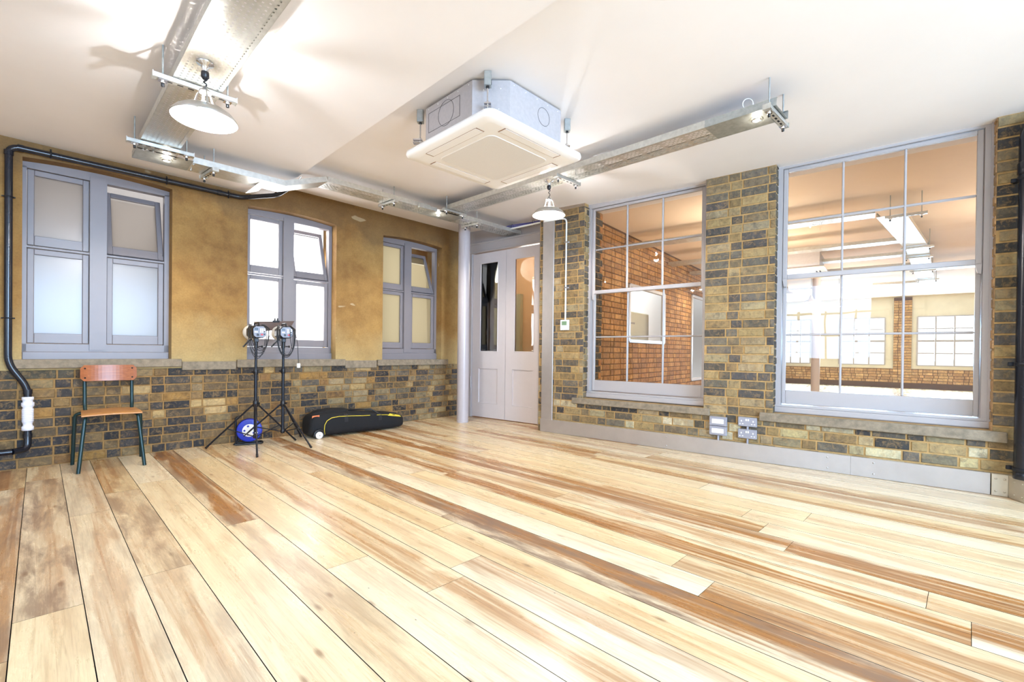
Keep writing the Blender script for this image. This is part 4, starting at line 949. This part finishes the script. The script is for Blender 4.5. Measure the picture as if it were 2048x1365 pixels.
for k, p in enumerate((W1(-.035, -.0, 2.18), W1(-.035, 0, 1.22), W1(.20, 0, 2.592), W1(.98, 0, 2.592), W1(1.50, 0, 2.592))):
    q = MB(); ax = UPZ if k < 2 else d1
    q.tube([p-n1*.045+(V(ax).cross(n1)*math.cos(a)+n1*math.sin(a))*(PR+.003) for a in [2*PI*j/16 for j in range(16)]], .006, 6, closed=True); q.cyl(p, p-n1*.03, .006, 8)
    sd = V(ax).cross(n1); q.cyl(p-n1*.05+sd*(PR+.002), p-n1*.05+sd*(PR+.014), .006, 6); q.cyl(p-n1*.05-sd*(PR+.002), p-n1*.05-sd*(PR+.014), .006, 6)
    q.build('pipe_clip', M['black_metal'], wp)

sp = thing('soil_pipe', 'thick glossy black drain pipe at the right edge beside the big window', 'pipe', W2(-.80, -.10, .16))
c_ = W2(-.80, -.10, 0)
q = MB(); q.tube([c_+V((0, 0, .165)), c_+V((0, 0, 2.30))], .055, 28); q.lathe([(.0555, 2.26), (.062, 2.27), (.062, 2.34), (.056, 2.35)], c_, 28); q.tube(bend([c_+V((0, 0, 2.34)), c_+V((0, 0, 2.62)), W2(-1.3, -.10, 2.68)], .16, 10), .056, 28)
q.lathe([(.056, .155), (.058, .16), (.058, .20), (.055, .205)], c_, 28); q.build('pipe', M['black_pipe'], sp)
for z in (.22, .95, 2.24):
    q = MB(); q.lathe([(.0565, z-.014), (.061, z-.012), (.061, z+.012), (.0565, z+.014)], c_, 28); q.cyl(c_+n2*.05+d2*.02+V((0, 0, z)), W2(-.74, .0, z), .009, 8); q.obox(W2, -.755, -.715, -.07, -.05, z-.014, z+.014, bev=.003); q.build('pipe_clip', M['black_metal'], sp)
q = MB(); q.lathe([(.03, 0), (.03, .02), (.018, .03), (0, .03)], c_+V((0, 0, 2.585))-n2*.045, 16, axis=-n2+V((0, 0, .2))); q.build('access_cap', M['black_pipe'], sp)

# thermostat with its conduit
th_ = thing('thermostat', 'white wall thermostat with green display beside the steel cover plate', 'thermostat', W2(2.985, -.006, 1.265), A2)
q = MB(); q.obox(W2, 2.925, 3.045, -.030, -.006, 1.265, 1.39, bev=.005); q.build('case', M['white_plastic'], th_)
q = MB(); q.obox(W2, 2.95, 3.02, -.0315, -.029, 1.325, 1.372); q.build('display', M['green_lcd'], th_)
q = MB(); q.tube(bend([W2(2.975, -.022, 1.39), W2(2.975, -.022, 2.62), W2(3.10, -.022, 2.63), W2(3.30, -.03, 2.63)], .07), .010, 12)
cd = q.build('conduit', M['white_plastic'], label='thin white conduit rising from the thermostat and bending at the top', cat='conduit')
for z in (1.78, 2.33): q = MB(); q.obox(W2, 2.955, 2.995, -.034, -.008, z-.008, z+.008); q.lathe([(.006, 0), (0, .003)], W2(2.945, -.012, z), 8, axis=-n2); q.obox(W2, 2.935, 2.957, -.012, -.006, z-.008, z+.008); q.build('conduit_clip', M['chrome'], cd)

# violet cable bundle and white conduit into the end wall tray
cbn = thing('cable_bundle', 'violet cable bundle tied to white conduit above the doors', 'cables', W2(3.75, .12, 2.70), A2)
q = MB()
for k in range(7):
    o_ = V((0, 0, .012*math.sin(k*2.1))) + n2*.012*math.cos(k*2.1); pts = [W2(4.12-.10*j, .20, 2.735-.002*j)+o_*(1+.3*math.sin(j)) for j in range(9)]; q.tube(pts, .007, 6)
q.build('cables', M['violet'], cbn)
q = MB(); q.tube([W2(4.05, .17, 2.695), W2(3.30, .17, 2.70)], .012, 10); q.build('conduit', M['white_plastic'], cbn)
for t in (3.98, 3.62): q = MB(); q.tube([W2(t, .19, 2.722)+V((0, 0, .035*math.cos(a)))+n2*.028*math.sin(a) for a in [2*PI*j/12 for j in range(12)]], .003, 5, closed=True); q.build('cable_tie', M['black'], cbn)

# ------------------------------------------------------------------ wall plates
def blankplate(z, label):
    r = thing('wall_plate', label, 'wall plate', W2(1.214, -.006, z), A2, group='grey wall plates with white inserts')
    q = MB(); q.obox(W2, 1.135, 1.293, -.040, -.006, z, z+.088, bev=.004)
    for t in (1.148, 1.280): q.lathe([(.004, 0), (0, .002)], W2(t, -.040, z+.044), 8, 1, axis=-n2)
    q.build('plate', [M['socket_grey'], M['chrome']], r)
    q = MB(); q.obox(W2, 1.160, 1.268, -.0425, -.039, z+.022, z+.066, bev=.001); q.build('insert', M['white_plastic'], r)
blankplate(.298, 'grey wall plate with white insert, upper of the two left of the sockets'); blankplate(.206, 'grey wall plate with white insert, lower of the two left of the sockets')
def socket(z, label):
    r = thing('power_socket', label, 'power socket', W2(.955, -.006, z), A2, group='double power sockets')
    q = MB(); q.obox(W2, .875, 1.035, -.034, -.006, z, z+.086, bev=.004)
    for t in (.905, 1.005):
        q.obox(W2, t-.005, t+.005, -.0352, -.0335, z+.044, z+.058, 1); 
        for e in (-.012, .012): q.obox(W2, t+e-.006, t+e+.006, -.0352, -.0335, z+.020, z+.027, 1)
    q.build('plate', [M['socket_grey'], M['white_plastic']], r)
    for t in (.946, .964): q = MB(); q.obox(W2, t-.007, t+.007, -.038, -.0335, z+.052, z+.072, bev=.002); q.build('switch', M['white_plastic'], r)
socket(.318, 'grey double power socket, upper of the stacked pair'); socket(.205, 'grey double power socket, lower of the stacked pair')
for (t, z0, z1, lab) in ((1.214, .158, .206, 'short grey conduit under the wall plates'), (.955, .158, .205, 'short grey conduit under the lower power socket'), (.955, .291, .318, 'short grey conduit between the two power sockets')):
    q = MB(); q.cyl(W2(t, -.018, z0), W2(t, -.018, z1), .010, 12); q.build('conduit', M['socket_grey'], label=lab, cat='conduit')

# ------------------------------------------------------------------ chair
ch = thing('school_chair', 'school chair with varnished ply seat and back on teal steel legs', 'chair', (.37, 5.15, 0), 0)
X0, Y0 = .37, 5.15
def cp(x, y, z): return V((X0+x, Y0+y, z))
TR = .0132
for sx in (-1, 1):
    q = MB(); q.tube(bend([cp(sx*.205, -.20, 0), cp(sx*.165, -.15, .432), cp(sx*.150, -.10, .438), cp(sx*.150, .12, .432)], .03), TR, 12); q.build('leg', M['teal'], ch)
    q = MB(); q.tube(bend([cp(sx*.228, .215, 0), cp(sx*.215, .17, .435), cp(sx*.13, .14, .438)], .05), TR, 12); q.build('leg', M['teal'], ch)
    q = MB(); q.tube(bend([cp(sx*.150, -.05, .437), cp(sx*.150, .13, .437), cp(sx*.155, .16, .50), cp(sx*.155, .20, .80)], .035), TR, 12); q.build('back_post', M['teal'], ch)
q = MB(); n = 12
def seatz(x, y): return .452+.004*math.cos(x*9)-.010*max(0, (-y-.13)/.07)**2
gx = [-.19+.38*i/10 for i in range(11)]; gy = [-.20+.37*j/10 for j in range(11)]
P = []; F = []
for lay in (0, 1):
    for y in gy:
        for x in gx:
            k = max(0, abs(x)-.16)/.03; xx = x; P.append(cp(xx*(1-.06*(y+.2)/.37), y, seatz(x, y)+(.012 if lay else 0)))
m11 = 11
for j in range(10):
    for i in range(10):
        a = j*m11+i; F.append((a, a+1, a+m11+1, a+m11)); b_ = a+121; F.append((b_, b_+m11, b_+m11+1, b_+1))
for i in range(10):
    F.append((i, i+121, i+122, i+1)); a = 110+i; F.append((a, a+1, a+122, a+121)); a = i*11; F.append((a, a+11, a+132, a+121)); a = i*11+10; F.append((a, a+121, a+132, a+11))
q.mesh(P, F); so = q.build('seat', M['ply_seat'], ch); bv = so.modifiers.new('bevel', 'BEVEL'); bv.width = .004; bv.segments = 2; bv.limit_method = 'ANGLE'
q = MB(); loops = []
def bk(x, z, d):
    cv = .035*(x/.19)**2; return cp(x, .178+(z-.75)*.12-cv+d, z)
def rr2(hx, hz, r, d, n=6):
    L_ = []
    for (sx, sz, a0) in ((1, 1, 0), (-1, 1, PI/2), (-1, -1, PI), (1, -1, 3*PI/2)):
        for k in range(n+1): a = a0+PI/2*k/n; L_.append(bk(sx*(hx-r)+r*math.cos(a), .775+sz*(hz-r)+r*math.sin(a), d))
    return L_
# curved back board as grid strips
nx = 16; hx, hz, rr_ = .185, .068, .028
def zlim(x):
    e = max(0, abs(x)-(hx-rr_)); return hz-rr_+math.sqrt(max(0, rr_*rr_-e*e))
xsb = [-hx+2*hx*i/nx for i in range(nx+1)]; P = []
for d in (0, .011):
    for x in xsb:
        zl = zlim(x)
        for k in range(5): P.append(bk(x, .775-zl+2*zl*k/4, -d))
F = []; o_ = (nx+1)*5
for i in range(nx):
    for k in range(4): a = i*5+k; F.append((a, a+1, a+6, a+5)); F.append((a+o_, a+5+o_, a+6+o_, a+1+o_))
    for k in (0, 4): a = i*5+k; F.append((a, a+5, a+5+o_, a+o_))
for i in (0, nx):
    for k in range(4): a = i*5+k; F.append((a, a+o_, a+1+o_, a+1))
q.mesh(P, F, smooth=False)
for x in (-.155, .155):
    for z in (.735, .815): q.lathe([(.007, 0), (.006, .002), (0, .003)], bk(x, z, -.011), 10, 1, axis=(0, -1, 0))
q.build('backrest', [M['ply'], M['black_metal']], ch)

# ------------------------------------------------------------------ studio lights on stands
def stand(label, cx, cy, feet, zcol, ztop, hub, brace=True):
    r = thing('light_stand', label, 'light stand', (cx, cy, 0), group='black tripod light stands'); C0 = V((cx, cy, 0))
    q = MB(); q.cyl(C0+V((0, 0, hub)), C0+V((0, 0, .78)), .0155, 14); q.build('lower_pole', M['black_metal'], r)
    q = MB(); q.cyl(C0+V((0, 0, .76)), C0+V((0, 0, ztop)), .0125, 14); q.build('upper_pole', M['black_metal'], r)
    for prof in ([(.018, zcol-.035), (.024, zcol-.03), (.024, zcol+.02), (.018, zcol+.03)], [(.017, hub-.02), (.021, hub-.015), (.021, hub+.015), (.017, hub+.02)], [(.019, .74), (.022, .745), (.022, .79), (.016, .80)]):
        q = MB(); q.lathe(prof, C0, 14); q.build('collar', M['black'], r)
    q = MB(); q.tube([C0+V((0, 0, .768)), C0+V((-.03, -.02, .768)), C0+V((-.032, -.021, .768)), C0+V((-.041, -.027, .768))], [.007, .007, .013, .011], 10); q.build('clamp_knob', M['black'], r)
    q = MB(); q.tube([C0+V((.0, 0, zcol)), C0+V((.024, -.015, zcol)), C0+V((.025, -.016, zcol)), C0+V((.034, -.021, zcol))], [.007, .007, .012, .010], 10); q.build('clamp_knob', M['black'], r)
    for fx, fy in feet:
        f = V((fx, fy, .006)); top = C0+V((0, 0, zcol-.01))+(V((fx-cx, fy-cy, 0)).normalized()*.02)
        q = MB(); q.tube([top, f], .0085, 10); lg = q.build('leg', M['black_metal'], r)
        q = MB(); d_ = (f-top).normalized(); q.tube([f-d_*.03, f], .0105, 10); q.build('foot', M['black'], lg)
        mid = top+(f-top)*.56; q = MB(); q.tube([C0+V((0, 0, hub))+(V((fx-cx, fy-cy, 0)).normalized()*.018), mid], .0055, 8); q.build('brace', M['black_metal'], r)
        q = MB(); q.lathe([(.006, -.012), (.006, .012)], mid, 8, axis=V((fx-cx, fy-cy, 0)).cross(UPZ)); q.build('joint', M['chrome'], lg)
    return r
S1 = (1.462, 5.07); S2 = (1.745, 5.14)
stand('black tripod light stand nearer the chair', *S1, [(1.10, 5.365), (1.35, 4.625), (1.90, 5.20)], .45, 1.04, .12)
stand('black tripod light stand nearer the black bag', *S2, [(1.345, 5.36), (1.87, 4.70), (2.02, 5.37)], .425, 1.04, .13)

def head(label, cx, cy, z, yaw, loops, barn=False):
    # local frame: +x = forward (away from the control panel)
    r = thing('flash_head', label, 'studio flash', (cx, cy, z), yaw, group='studio flash heads'); ca, sa = math.cos(yaw), math.sin(yaw)
    fn = lambda a, b_, c_: V((cx+a*ca-b_*sa, cy+a*sa+b_*ca, z+c_))
    ax = V((ca, sa, 0))
    def octo(hw, hh, a, k=.028):
        return [fn(a, p, q_) for p, q_ in ((hw, -hh+k), (hw, hh-k), (hw-k, hh), (-hw+k, hh), (-hw, hh-k), (-hw, -hh+k), (-hw+k, -hh), (hw-k, -hh))]
    q = MB(); loft(q, [octo(.055, .052, -.135), octo(.063, .060, -.12), octo(.064, .062, .10), octo(.058, .056, .13)], smooth=False); q.build('body', M['black'], r)
    q = MB(); q.mesh(octo(.055, .050, -.1365, .022), [tuple(range(8))]); q.mesh(octo(.057, .053, -.1355, .024), [tuple(range(8))])
    for i in range(3):
        for j in range(3): q.obox(fn, -.1385, -.136, -.046+.017*i-.004, -.046+.017*i+.008, -.008+.015*j, .003+.015*j, 1)
    for i in range(2): q.obox(fn, -.1385, -.136, .018+.015*i, .030+.015*i, -.008, .004, 1)
    q.obox(fn, -.142, -.136, .006, .026, -.040, -.018, 2); q.obox(fn, -.140, -.136, -.050, -.036, -.030, -.018, 2); q.lathe([(.006, 0), (.006, .006), (0, .006)], fn(-.136, -.042, .0), 10, 2, axis=-ax)
    pn = q.build('control_panel', [M['panel_silver'], M['white_plastic'], M['black']], r)
    q = MB(); q.obox(fn, -.1385, -.136, .014, .046, .016, .038); q.build('display', M['dark_key'], pn)
    q = MB(); q.obox(fn, -.141, -.136, -.030, -.010, -.034, -.020, bev=.001); q.build('power_switch', M['red'], pn)
    q = MB(); q.lathe([(.060, .13), (.072, .15), (.078, .18), (.078, .205), (.074, .205), (.068, .18), (.02, .145)], fn(0, 0, 0), 28, axis=ax); q.build('reflector', M['white_plastic'], r)
    q = MB(); q.tube(bend([fn(.06, 0, .06), fn(.06, 0, .092), fn(-.10, 0, .092), fn(-.12, 0, .056)], .02), .009, 8); q.tube([fn(-.09, -.03, .062), fn(-.09, .03, .062)], .006, 6); q.build('carry_handle', M['black'], r)
    q = MB(); q.obox(fn, -.03, .03, -.02, .02, -.10, -.055, bev=.005); q.cyl(fn(0, 0, -.16), fn(0, 0, -.09), .018, 12); q.tube(bend([fn(.02, .03, -.07), fn(.03, .06, -.09), fn(.02, .11, -.15)], .02), .008, 8); q.cyl(fn(0, -.02, -.145), fn(0, -.055, -.145), .006, 8); q.lathe([(.012, 0), (.012, .012), (0, .014)], fn(0, -.05, -.145), 10, axis=fn(0, -1, 0)-fn(0, 0, 0)); q.build('mount', M['black'], r)
    for (b0, b1, dp, ph, rad) in loops:
        q = MB(); pts = []
        for k in range(25):
            f = k/24; a = PI*f; y = b0*(math.cos(a)+1)/2+b1*(1-math.cos(a))/2; zz = -dp*math.sin(a)**.8; xx = -.145+.02*math.sin(a*2+ph)
            pts.append(fn(xx, y, .03+zz-abs(math.cos(a))*.0))
        pts = [fn(-.05, b0*.7, .075)]+pts+[fn(-.05, b1*.7, .075)]
        q.tube(pts, rad, 7); q.build('power_cable', M['black'], r)
    if barn:
        q = MB(); q.obox(fn, .215, .218, -.15, .02, .07, .125); 
    return r
# heads face away from the camera, towards the wall and to the left
head('left studio flash head, its control panel facing the room', S1[0], S1[1], 1.165, math.radians(87), [(.085, -.075, .24, 0, .0035), (.095, -.065, .27, .8, .0035), (.075, -.085, .215, 1.9, .0035), (.10, -.055, .29, 2.6, .003), (.06, -.09, .20, 3.1, .003)])
head('right studio flash head, with a brown barn door behind', S2[0], S2[1], 1.170, math.radians(84), [(.085, -.08, .27, 0, .005), (.09, -.075, .285, 1.0, .0045), (.07, -.065, .26, 2.2, .003), (-.03, -.085, .21, 2.9, .003)])
bd = thing('barn_door', 'flat brown barn door leaf clipped behind the right flash head', 'barn door', (1.80, 5.32, 1.20), 0)
bf = lambda a, b_, c_: V((1.70+a, 5.335+b_+a*.05, 1.205+c_+a*.04))
q = MB(); q.prism([(-.19, .085), (.23, .098), (.185, .015), (-.12, -.02)], lambda a, b_, c_: bf(a, c_, b_), 0, .003); q.build('leaf', M['barn'], bd)
q = MB(); q.obox(bf, .0, .07, -.012, .012, .08, .10, bev=.003); q.obox(bf, .015, .028, -.012, .012, .10, .125, bev=.002); q.obox(bf, .042, .055, -.012, .012, .10, .125, bev=.002); q.build('hinge_clip', M['black'], bd)
pl = thing('power_plug', 'small white plug hanging on a black cable below the right flash head', 'plug', (1.86, 5.05, .80))
q = MB(); q.box(1.852, 5.038, .80, 1.884, 5.062, .848, bev=.004); q.build('plug_body', M['white_plastic'], pl)
q = MB(); q.tube([(1.868, 5.05, .846), (1.862, 5.05, .95), (1.855, 5.04, 1.05), (1.83, 5.03, 1.15), (1.80, 5.02, 1.2)], .0032, 6); q.build('cable', M['black'], pl)

# ------------------------------------------------------------------ cable reel
rl = thing('cable_reel', 'blue cable reel with white label standing behind the light stands', 'cable reel', (1.475, 5.35, 0))
rc0 = V((1.482, 5.335, .148)); ax = V((-.25, -.97, 0)).normalized(); sd = V((ax.y, -ax.x, 0))
q = MB(); q.lathe([(0, .045), (.03, .045), (.07, .040), (.108, .040), (.118, .036), (.118, .022), (.10, .020), (.0, .020)], rc0, 40, axis=ax); q.lathe([(.118, -.02), (.118, -.035), (0, -.036)], rc0, 40, axis=ax); q.build('drum', M['blue'], rl)
q = MB(); q.lathe([(.065, -.018), (.065, .02)], rc0, 30, axis=ax)
for k in range(3): q.tube([rc0+ax*(-.012+.012*k)+(UPZ*math.cos(a)+sd*math.sin(a))*.092 for a in [2*PI*j/30 for j in range(30)]], .0065, 8, closed=True)
q.build('wound_cable', M['black'], rl)
q = MB(); q.lathe([(.066, .0412), (.03, .0462), (0, .0462)], rc0, 32, axis=ax)
for k in range(5): a0 = k*1.26+.3; p = rc0+ax*.0475+(UPZ*math.cos(a0)+sd*math.sin(a0))*.045; q.lathe([(.011, 0), (.009, .002), (0, .002)], p-ax*.004, 12, 1, axis=ax)
q.build('label_disc', [M['white_plastic'], M['blue']], rl)
q = MB(); q.tube(bend([rc0+sd*.12-ax*.03+V((0, 0, -.135)), rc0+sd*.10-ax*.03+V((0, 0, -.135)), rc0+V((0, 0, -.125))-ax*.03], .01), .011, 8)
base = rc0+V((0, 0, -.137)); q.tube(bend([base+sd*.12+ax*.05, base-sd*.12+ax*.05, base-sd*.12-ax*.06, base+sd*.12-ax*.06], .03)+[base+sd*.12+ax*.05], .010, 8)
q.tube(bend([base+sd*.115-ax*.05, base+sd*.125-ax*.05+V((0, 0, .26)), base+sd*.09-ax*.05+V((0, 0, .275))], .02), .012, 8); q.tube([base+sd*.12-ax*.05+V((0, 0, .14)), rc0-ax*.05], .009, 8); q.build('frame', M['black'], rl)

# ------------------------------------------------------------------ wheeled bag
bg = thing('equipment_bag', 'long black wheeled equipment bag with yellow piping lying by the wall', 'bag', (2.62, 5.29, 0))
def bagsec(x, hy, z0, z1, yo=0, sag=0, n=28):
    P = []
    for k in range(n):
        a = 2*PI*k/n; cx_, cz_ = math.cos(a), math.sin(a); e = .55
        yv = math.copysign(abs(cx_)**e, cx_)*hy; zv = math.copysign(abs(cz_)**e, cz_)
        zz = (z0+z1)/2+zv*(z1-z0)/2
        P.append(V((x, 5.285+yo+yv, zz)))
    return P
sec = [(2.035, .085, .06, .185), (2.045, .125, .03, .225), (2.08, .142, .018, .262), (2.16, .150, .012, .285), (2.30, .150, .010, .288), (2.50, .148, .010, .272), (2.66, .145, .008, .255), (2.80, .142, .008, .246), (2.96, .138, .006, .228), (3.10, .132, .006, .205), (3.20, .118, .010, .178), (3.245, .09, .025, .145), (3.255, .05, .05, .115)]
q = MB(); loft(q, [bagsec(x, hy, z0, z1+.004*math.sin(x*31)) for x, hy, z0, z1 in sec]); bo = q.build('body', M['black_cloth'], bg)
ss = bo.modifiers.new('sub', 'SUBSURF'); ss.levels = 1; ss.render_levels = 2
def lerp_sec(x):
    for a, b_ in zip(sec, sec[1:]):
        if a[0] <= x <= b_[0]:
            f = (x-a[0])/(b_[0]-a[0]); return [a[i]+(b_[i]-a[i])*f for i in range(4)]
    return sec[-1]
def surf(x, zf, off=.004):
    """point on the front face: zf 0..1 from bottom to top"""
    _, hy, z0, z1 = lerp_sec(x); zv = zf*2-1; cz = math.copysign(abs(zv)**(1/.55), zv); cc = math.sqrt(max(0, 1-cz*cz)); return V((x, 5.285-(cc**.55)*hy-off, (z0+z1)/2+zv*(z1-z0)/2))
q = MB(); pts = [surf(2.20, .10), surf(2.185, .3), surf(2.19, .5), surf(2.215, .66), surf(2.27, .76), surf(2.36, .80), surf(2.5, .81), surf(2.65, .815), surf(2.78, .82)]
sm = []
for i in range(len(pts)-1):
    for k in range(4): sm.append(pts[i].lerp(pts[i+1], k/4))
q.tube(sm, .0038, 8); q.tube([surf(2.84, .83), surf(2.95, .84), surf(3.0, .84)], .0038, 8); q.build('yellow_piping', M['yellow'], bg)
q = MB(); q.mesh([surf(2.99, .80, .005), surf(3.03, .93, .005), surf(3.17, .90, .005), surf(3.19, .80, .005)], [(0, 1, 2, 3)]); q.build('yellow_patch', M['yellow'], bg)
q = MB(); q.mesh([V((2.062, 5.175, .214)), V((2.135, 5.150, .214)), V((2.14, 5.158, .262)), V((2.07, 5.182, .255))], [(0, 1, 2, 3)]); q.build('orange_tag', M['orange'], bg)
# top flap / handle roll
q = MB(); loft(q, [[V((x, 5.30+hy*math.cos(a), zc_+hz_*math.sin(a))) for a in [2*PI*k/20 for k in range(20)]] for x, hy, zc_, hz_ in ((2.10, .03, .262, .008), (2.15, .09, .272, .025), (2.30, .11, .280, .036), (2.48, .105, .270, .034), (2.60, .08, .252, .022), (2.66, .03, .250, .008))]); q.build('top_pocket', M['black_cloth'], bg)
q = MB()
for x in (2.42, 2.86):
    P = [surf(x, z_, .006) for z_ in (.55, .7, .8, .9)]; P2 = [p+V((.045, 0, 0)) for p in P]
    q.mesh(P+P2, [(0, 1, 5, 4), (1, 2, 6, 5), (2, 3, 7, 6)])
q.tube([surf(2.44, .88, .01), V((2.5, 5.22, .287)), V((2.66, 5.23, .278)), V((2.8, 5.22, .268)), surf(2.88, .88, .01)], .009, 8)
q.build('straps', M['black'], bg)
for (yy_, nm) in ((5.125, 0), (5.43, 1)):
    q = MB(); wc = V((2.125, yy_, .045)); q.lathe([(0, .016), (.012, .016), (.036, .014), (.040, .010), (.040, -.010), (.036, -.014), (0, -.014)], wc+V((0, 0, -.004)), 28, axis=(0, -1, 0)); wh = q.build('wheel', M['white_plastic'], bg)
    q = MB(); q.lathe([(.008, .017), (.007, .020), (0, .021)], wc+V((0, 0, -.004)), 12, axis=(0, -1, 0)); q.build('hub_cap', M['alum_shade'], wh)
    q = MB(); q.tube([wc+V((.052*math.cos(a), 0.006 if nm == 0 else -.006, .052*math.sin(a))) for a in [PI*(-.1+1.2*k/12) for k in range(13)]], .012, 8); q.build('wheel_housing', M['black'], bg)

# ------------------------------------------------------------------ things in the next room
def farpendant(src_label, P): pass
t4 = thing('cable_tray', 'wide perforated cable tray hung in the next room behind the big window', 'cable tray', W2(-.2, 4, 2.6), A2)
m_ = MB(); tray_seg(m_, W2(-.09, 2.0, 2.6), W2(-.40, 4.1, 2.6), .26, style=0); m_.build('tray_section', M['galv'], t4)
m_ = MB(); tray_seg(m_, W2(-.42, 4.2, 2.6), W2(-.62, 6.6, 2.6), .26, holes=False); tray_seg(m_, W2(-.62, 6.6, 2.6), W2(-.9, 9.6, 2.6), .26, holes=False); m_.build('solid_section', M['galv_dark'], t4)
for k, (u_, a, b_) in enumerate(((1.85, 3.2, .05), (3.6, 3.0, -.4), (4.8, 3.0, -.4), (6.0, 2.9, -.5), (6.7, -.7, -3.2), (8.6, 2.8, -.7))):
    labs = ['cable tray nearest the big window, running sideways in the next room', 'second sideways cable tray from the window in the next room', 'third sideways cable tray from the window in the next room', 'fourth sideways cable tray from the window in the next room', 'cable tray reaching right from the wide tray in the next room', 'farthest sideways cable tray in the next room']
    m_ = MB(); tray_seg(m_, W2(a, u_, 2.6), W2(b_, u_+.05, 2.6), .22, style=1); m_.build('cable_tray', M['galv'], label=labs[k], cat='cable tray', group='cable trays in the next room')
for k, (u_, t_) in enumerate(((2.0, -.25), (4.1, -.45), (5.0, -.5), (6.6, -.65), (8.0, -.8))):
    labs = ['first', 'second', 'third', 'fourth', 'fifth']
    hanger('%s hanger from the window on the wide tray in the next room' % labs[k], W2(t_+.03, u_, 2.556), d2, .36, lambda x, y: 2.83, grp='hangers in the next room')
# cassette there
ac2 = thing('ceiling_cassette', 'second white ceiling cassette seen deep in the next room', 'air conditioner', W2(1.15, 4.7, 2.42), A2)
q = MB(); q.obox(W2, .70, 1.62, 4.25, 5.2, 2.42, 2.46, bev=.01); q.build('fascia', M['ac_white'], ac2)
q = MB(); q.obox(W2, .78, 1.55, 4.33, 5.12, 2.46, 2.72); q.build('casing', M['zinc'], ac2)
q = MB(); 
for k in range(2): q.obox(W2, .78+.05*k, .80+.05*k, 4.5, 5.0, 2.417, 2.42)
q.build('flap_gaps', M['dark_gap'], ac2)
for k, (t_, u_, z_) in enumerate(((1.52, 6.3, 2.25), (1.27, 8.2, 2.25), (.75, 8.6, 2.15), (2.62, 4.6, 2.25))):
    labs = ['far lit pendant lamp by the left post of the big window', 'far lit pendant lamp low in the left column of panes', 'far lit pendant lamp next to the middle glazing bar', 'lit pendant lamp in the next room seen through the narrower window']
    p = W2(t_, u_, z_); r = thing('pendant_lamp', labs[k], 'pendant lamp', p, group='pendant lamps in the next room')
    q = MB(); q.lathe([(.152, 0), (.148, .016), (.12, .04), (.055, .075), (.03, .15), (.006, .18)], p, 28); q.build('shade', M['alum_shade'], r)
    q = MB(); q.lathe([(.145, .004), (0, .005)], p, 24); q.build('bulb', M['bulb'], r)
    q = MB(); q.tube([p+V((0, 0, .17)), V((p.x, p.y, 2.82))], .0035, 6); q.build('twisted_cord', M['black'], r)
for (t_, u_, e_) in ((1.5, 1.6, 55), (1.3, 3.6, 60), (-1.5, 3.0, 60), (.5, 8, 80), (-3, 8, 60)):
    l = bpy.data.lights.new('next_room_lamp', 'POINT'); l.energy = e_*.45; l.color = (1, .92, .82); l.shadow_soft_size = .15
    o = bpy.data.objects.new('next_room_lamp', l); COL.objects.link(o); o.location = W2(t_, u_, 2.15)
q = MB(); q.lathe([(.09, 0), (.09, 2.83)], W2(1.18, 8.4, 0), 24); q.build('column', M['column'], label='round pale column standing in the next room behind the left panes', cat='column', origin=W2(1.18, 8.4, 0))
l = bpy.data.lights.new('lobby_fill', 'POINT'); l.energy = 13; l.color = (1, .94, .86); l.shadow_soft_size = .2
o = bpy.data.objects.new('lobby_fill', l); COL.objects.link(o); o.location = W2(4.3, 1.1, 2.3)
l = bpy.data.lights.new('lobby_fill', 'POINT'); l.energy = 190; l.color = (1, .94, .8); l.shadow_soft_size = .2  # added without a fixture to lift the dark corridor behind the left pane
o = bpy.data.objects.new('lobby_fill', l); COL.objects.link(o); o.location = W2(6.6, 2.6, 2.4)

# ------------------------------------------------------------------ outside wall_left
mb = MB(); mb.obox(W1, -2.0, 1.5, 1.6, 1.7, -1, 3.2); mb.build('building', simple('pale_render', (226, 220, 214), .9, var=.03), label='pale rendered building added outside the leftmost window to tone its light', cat='building')  # added to lower and cream the light reaching the frosted panes
mb = MB(); mb.obox(W1, 3.9, 8.0, 1.15, 1.25, -1, 5.0); mb.build('building', simple('brown_render', (118, 92, 54), .9, var=.1), label='brown building close outside the window by the column', cat='building')
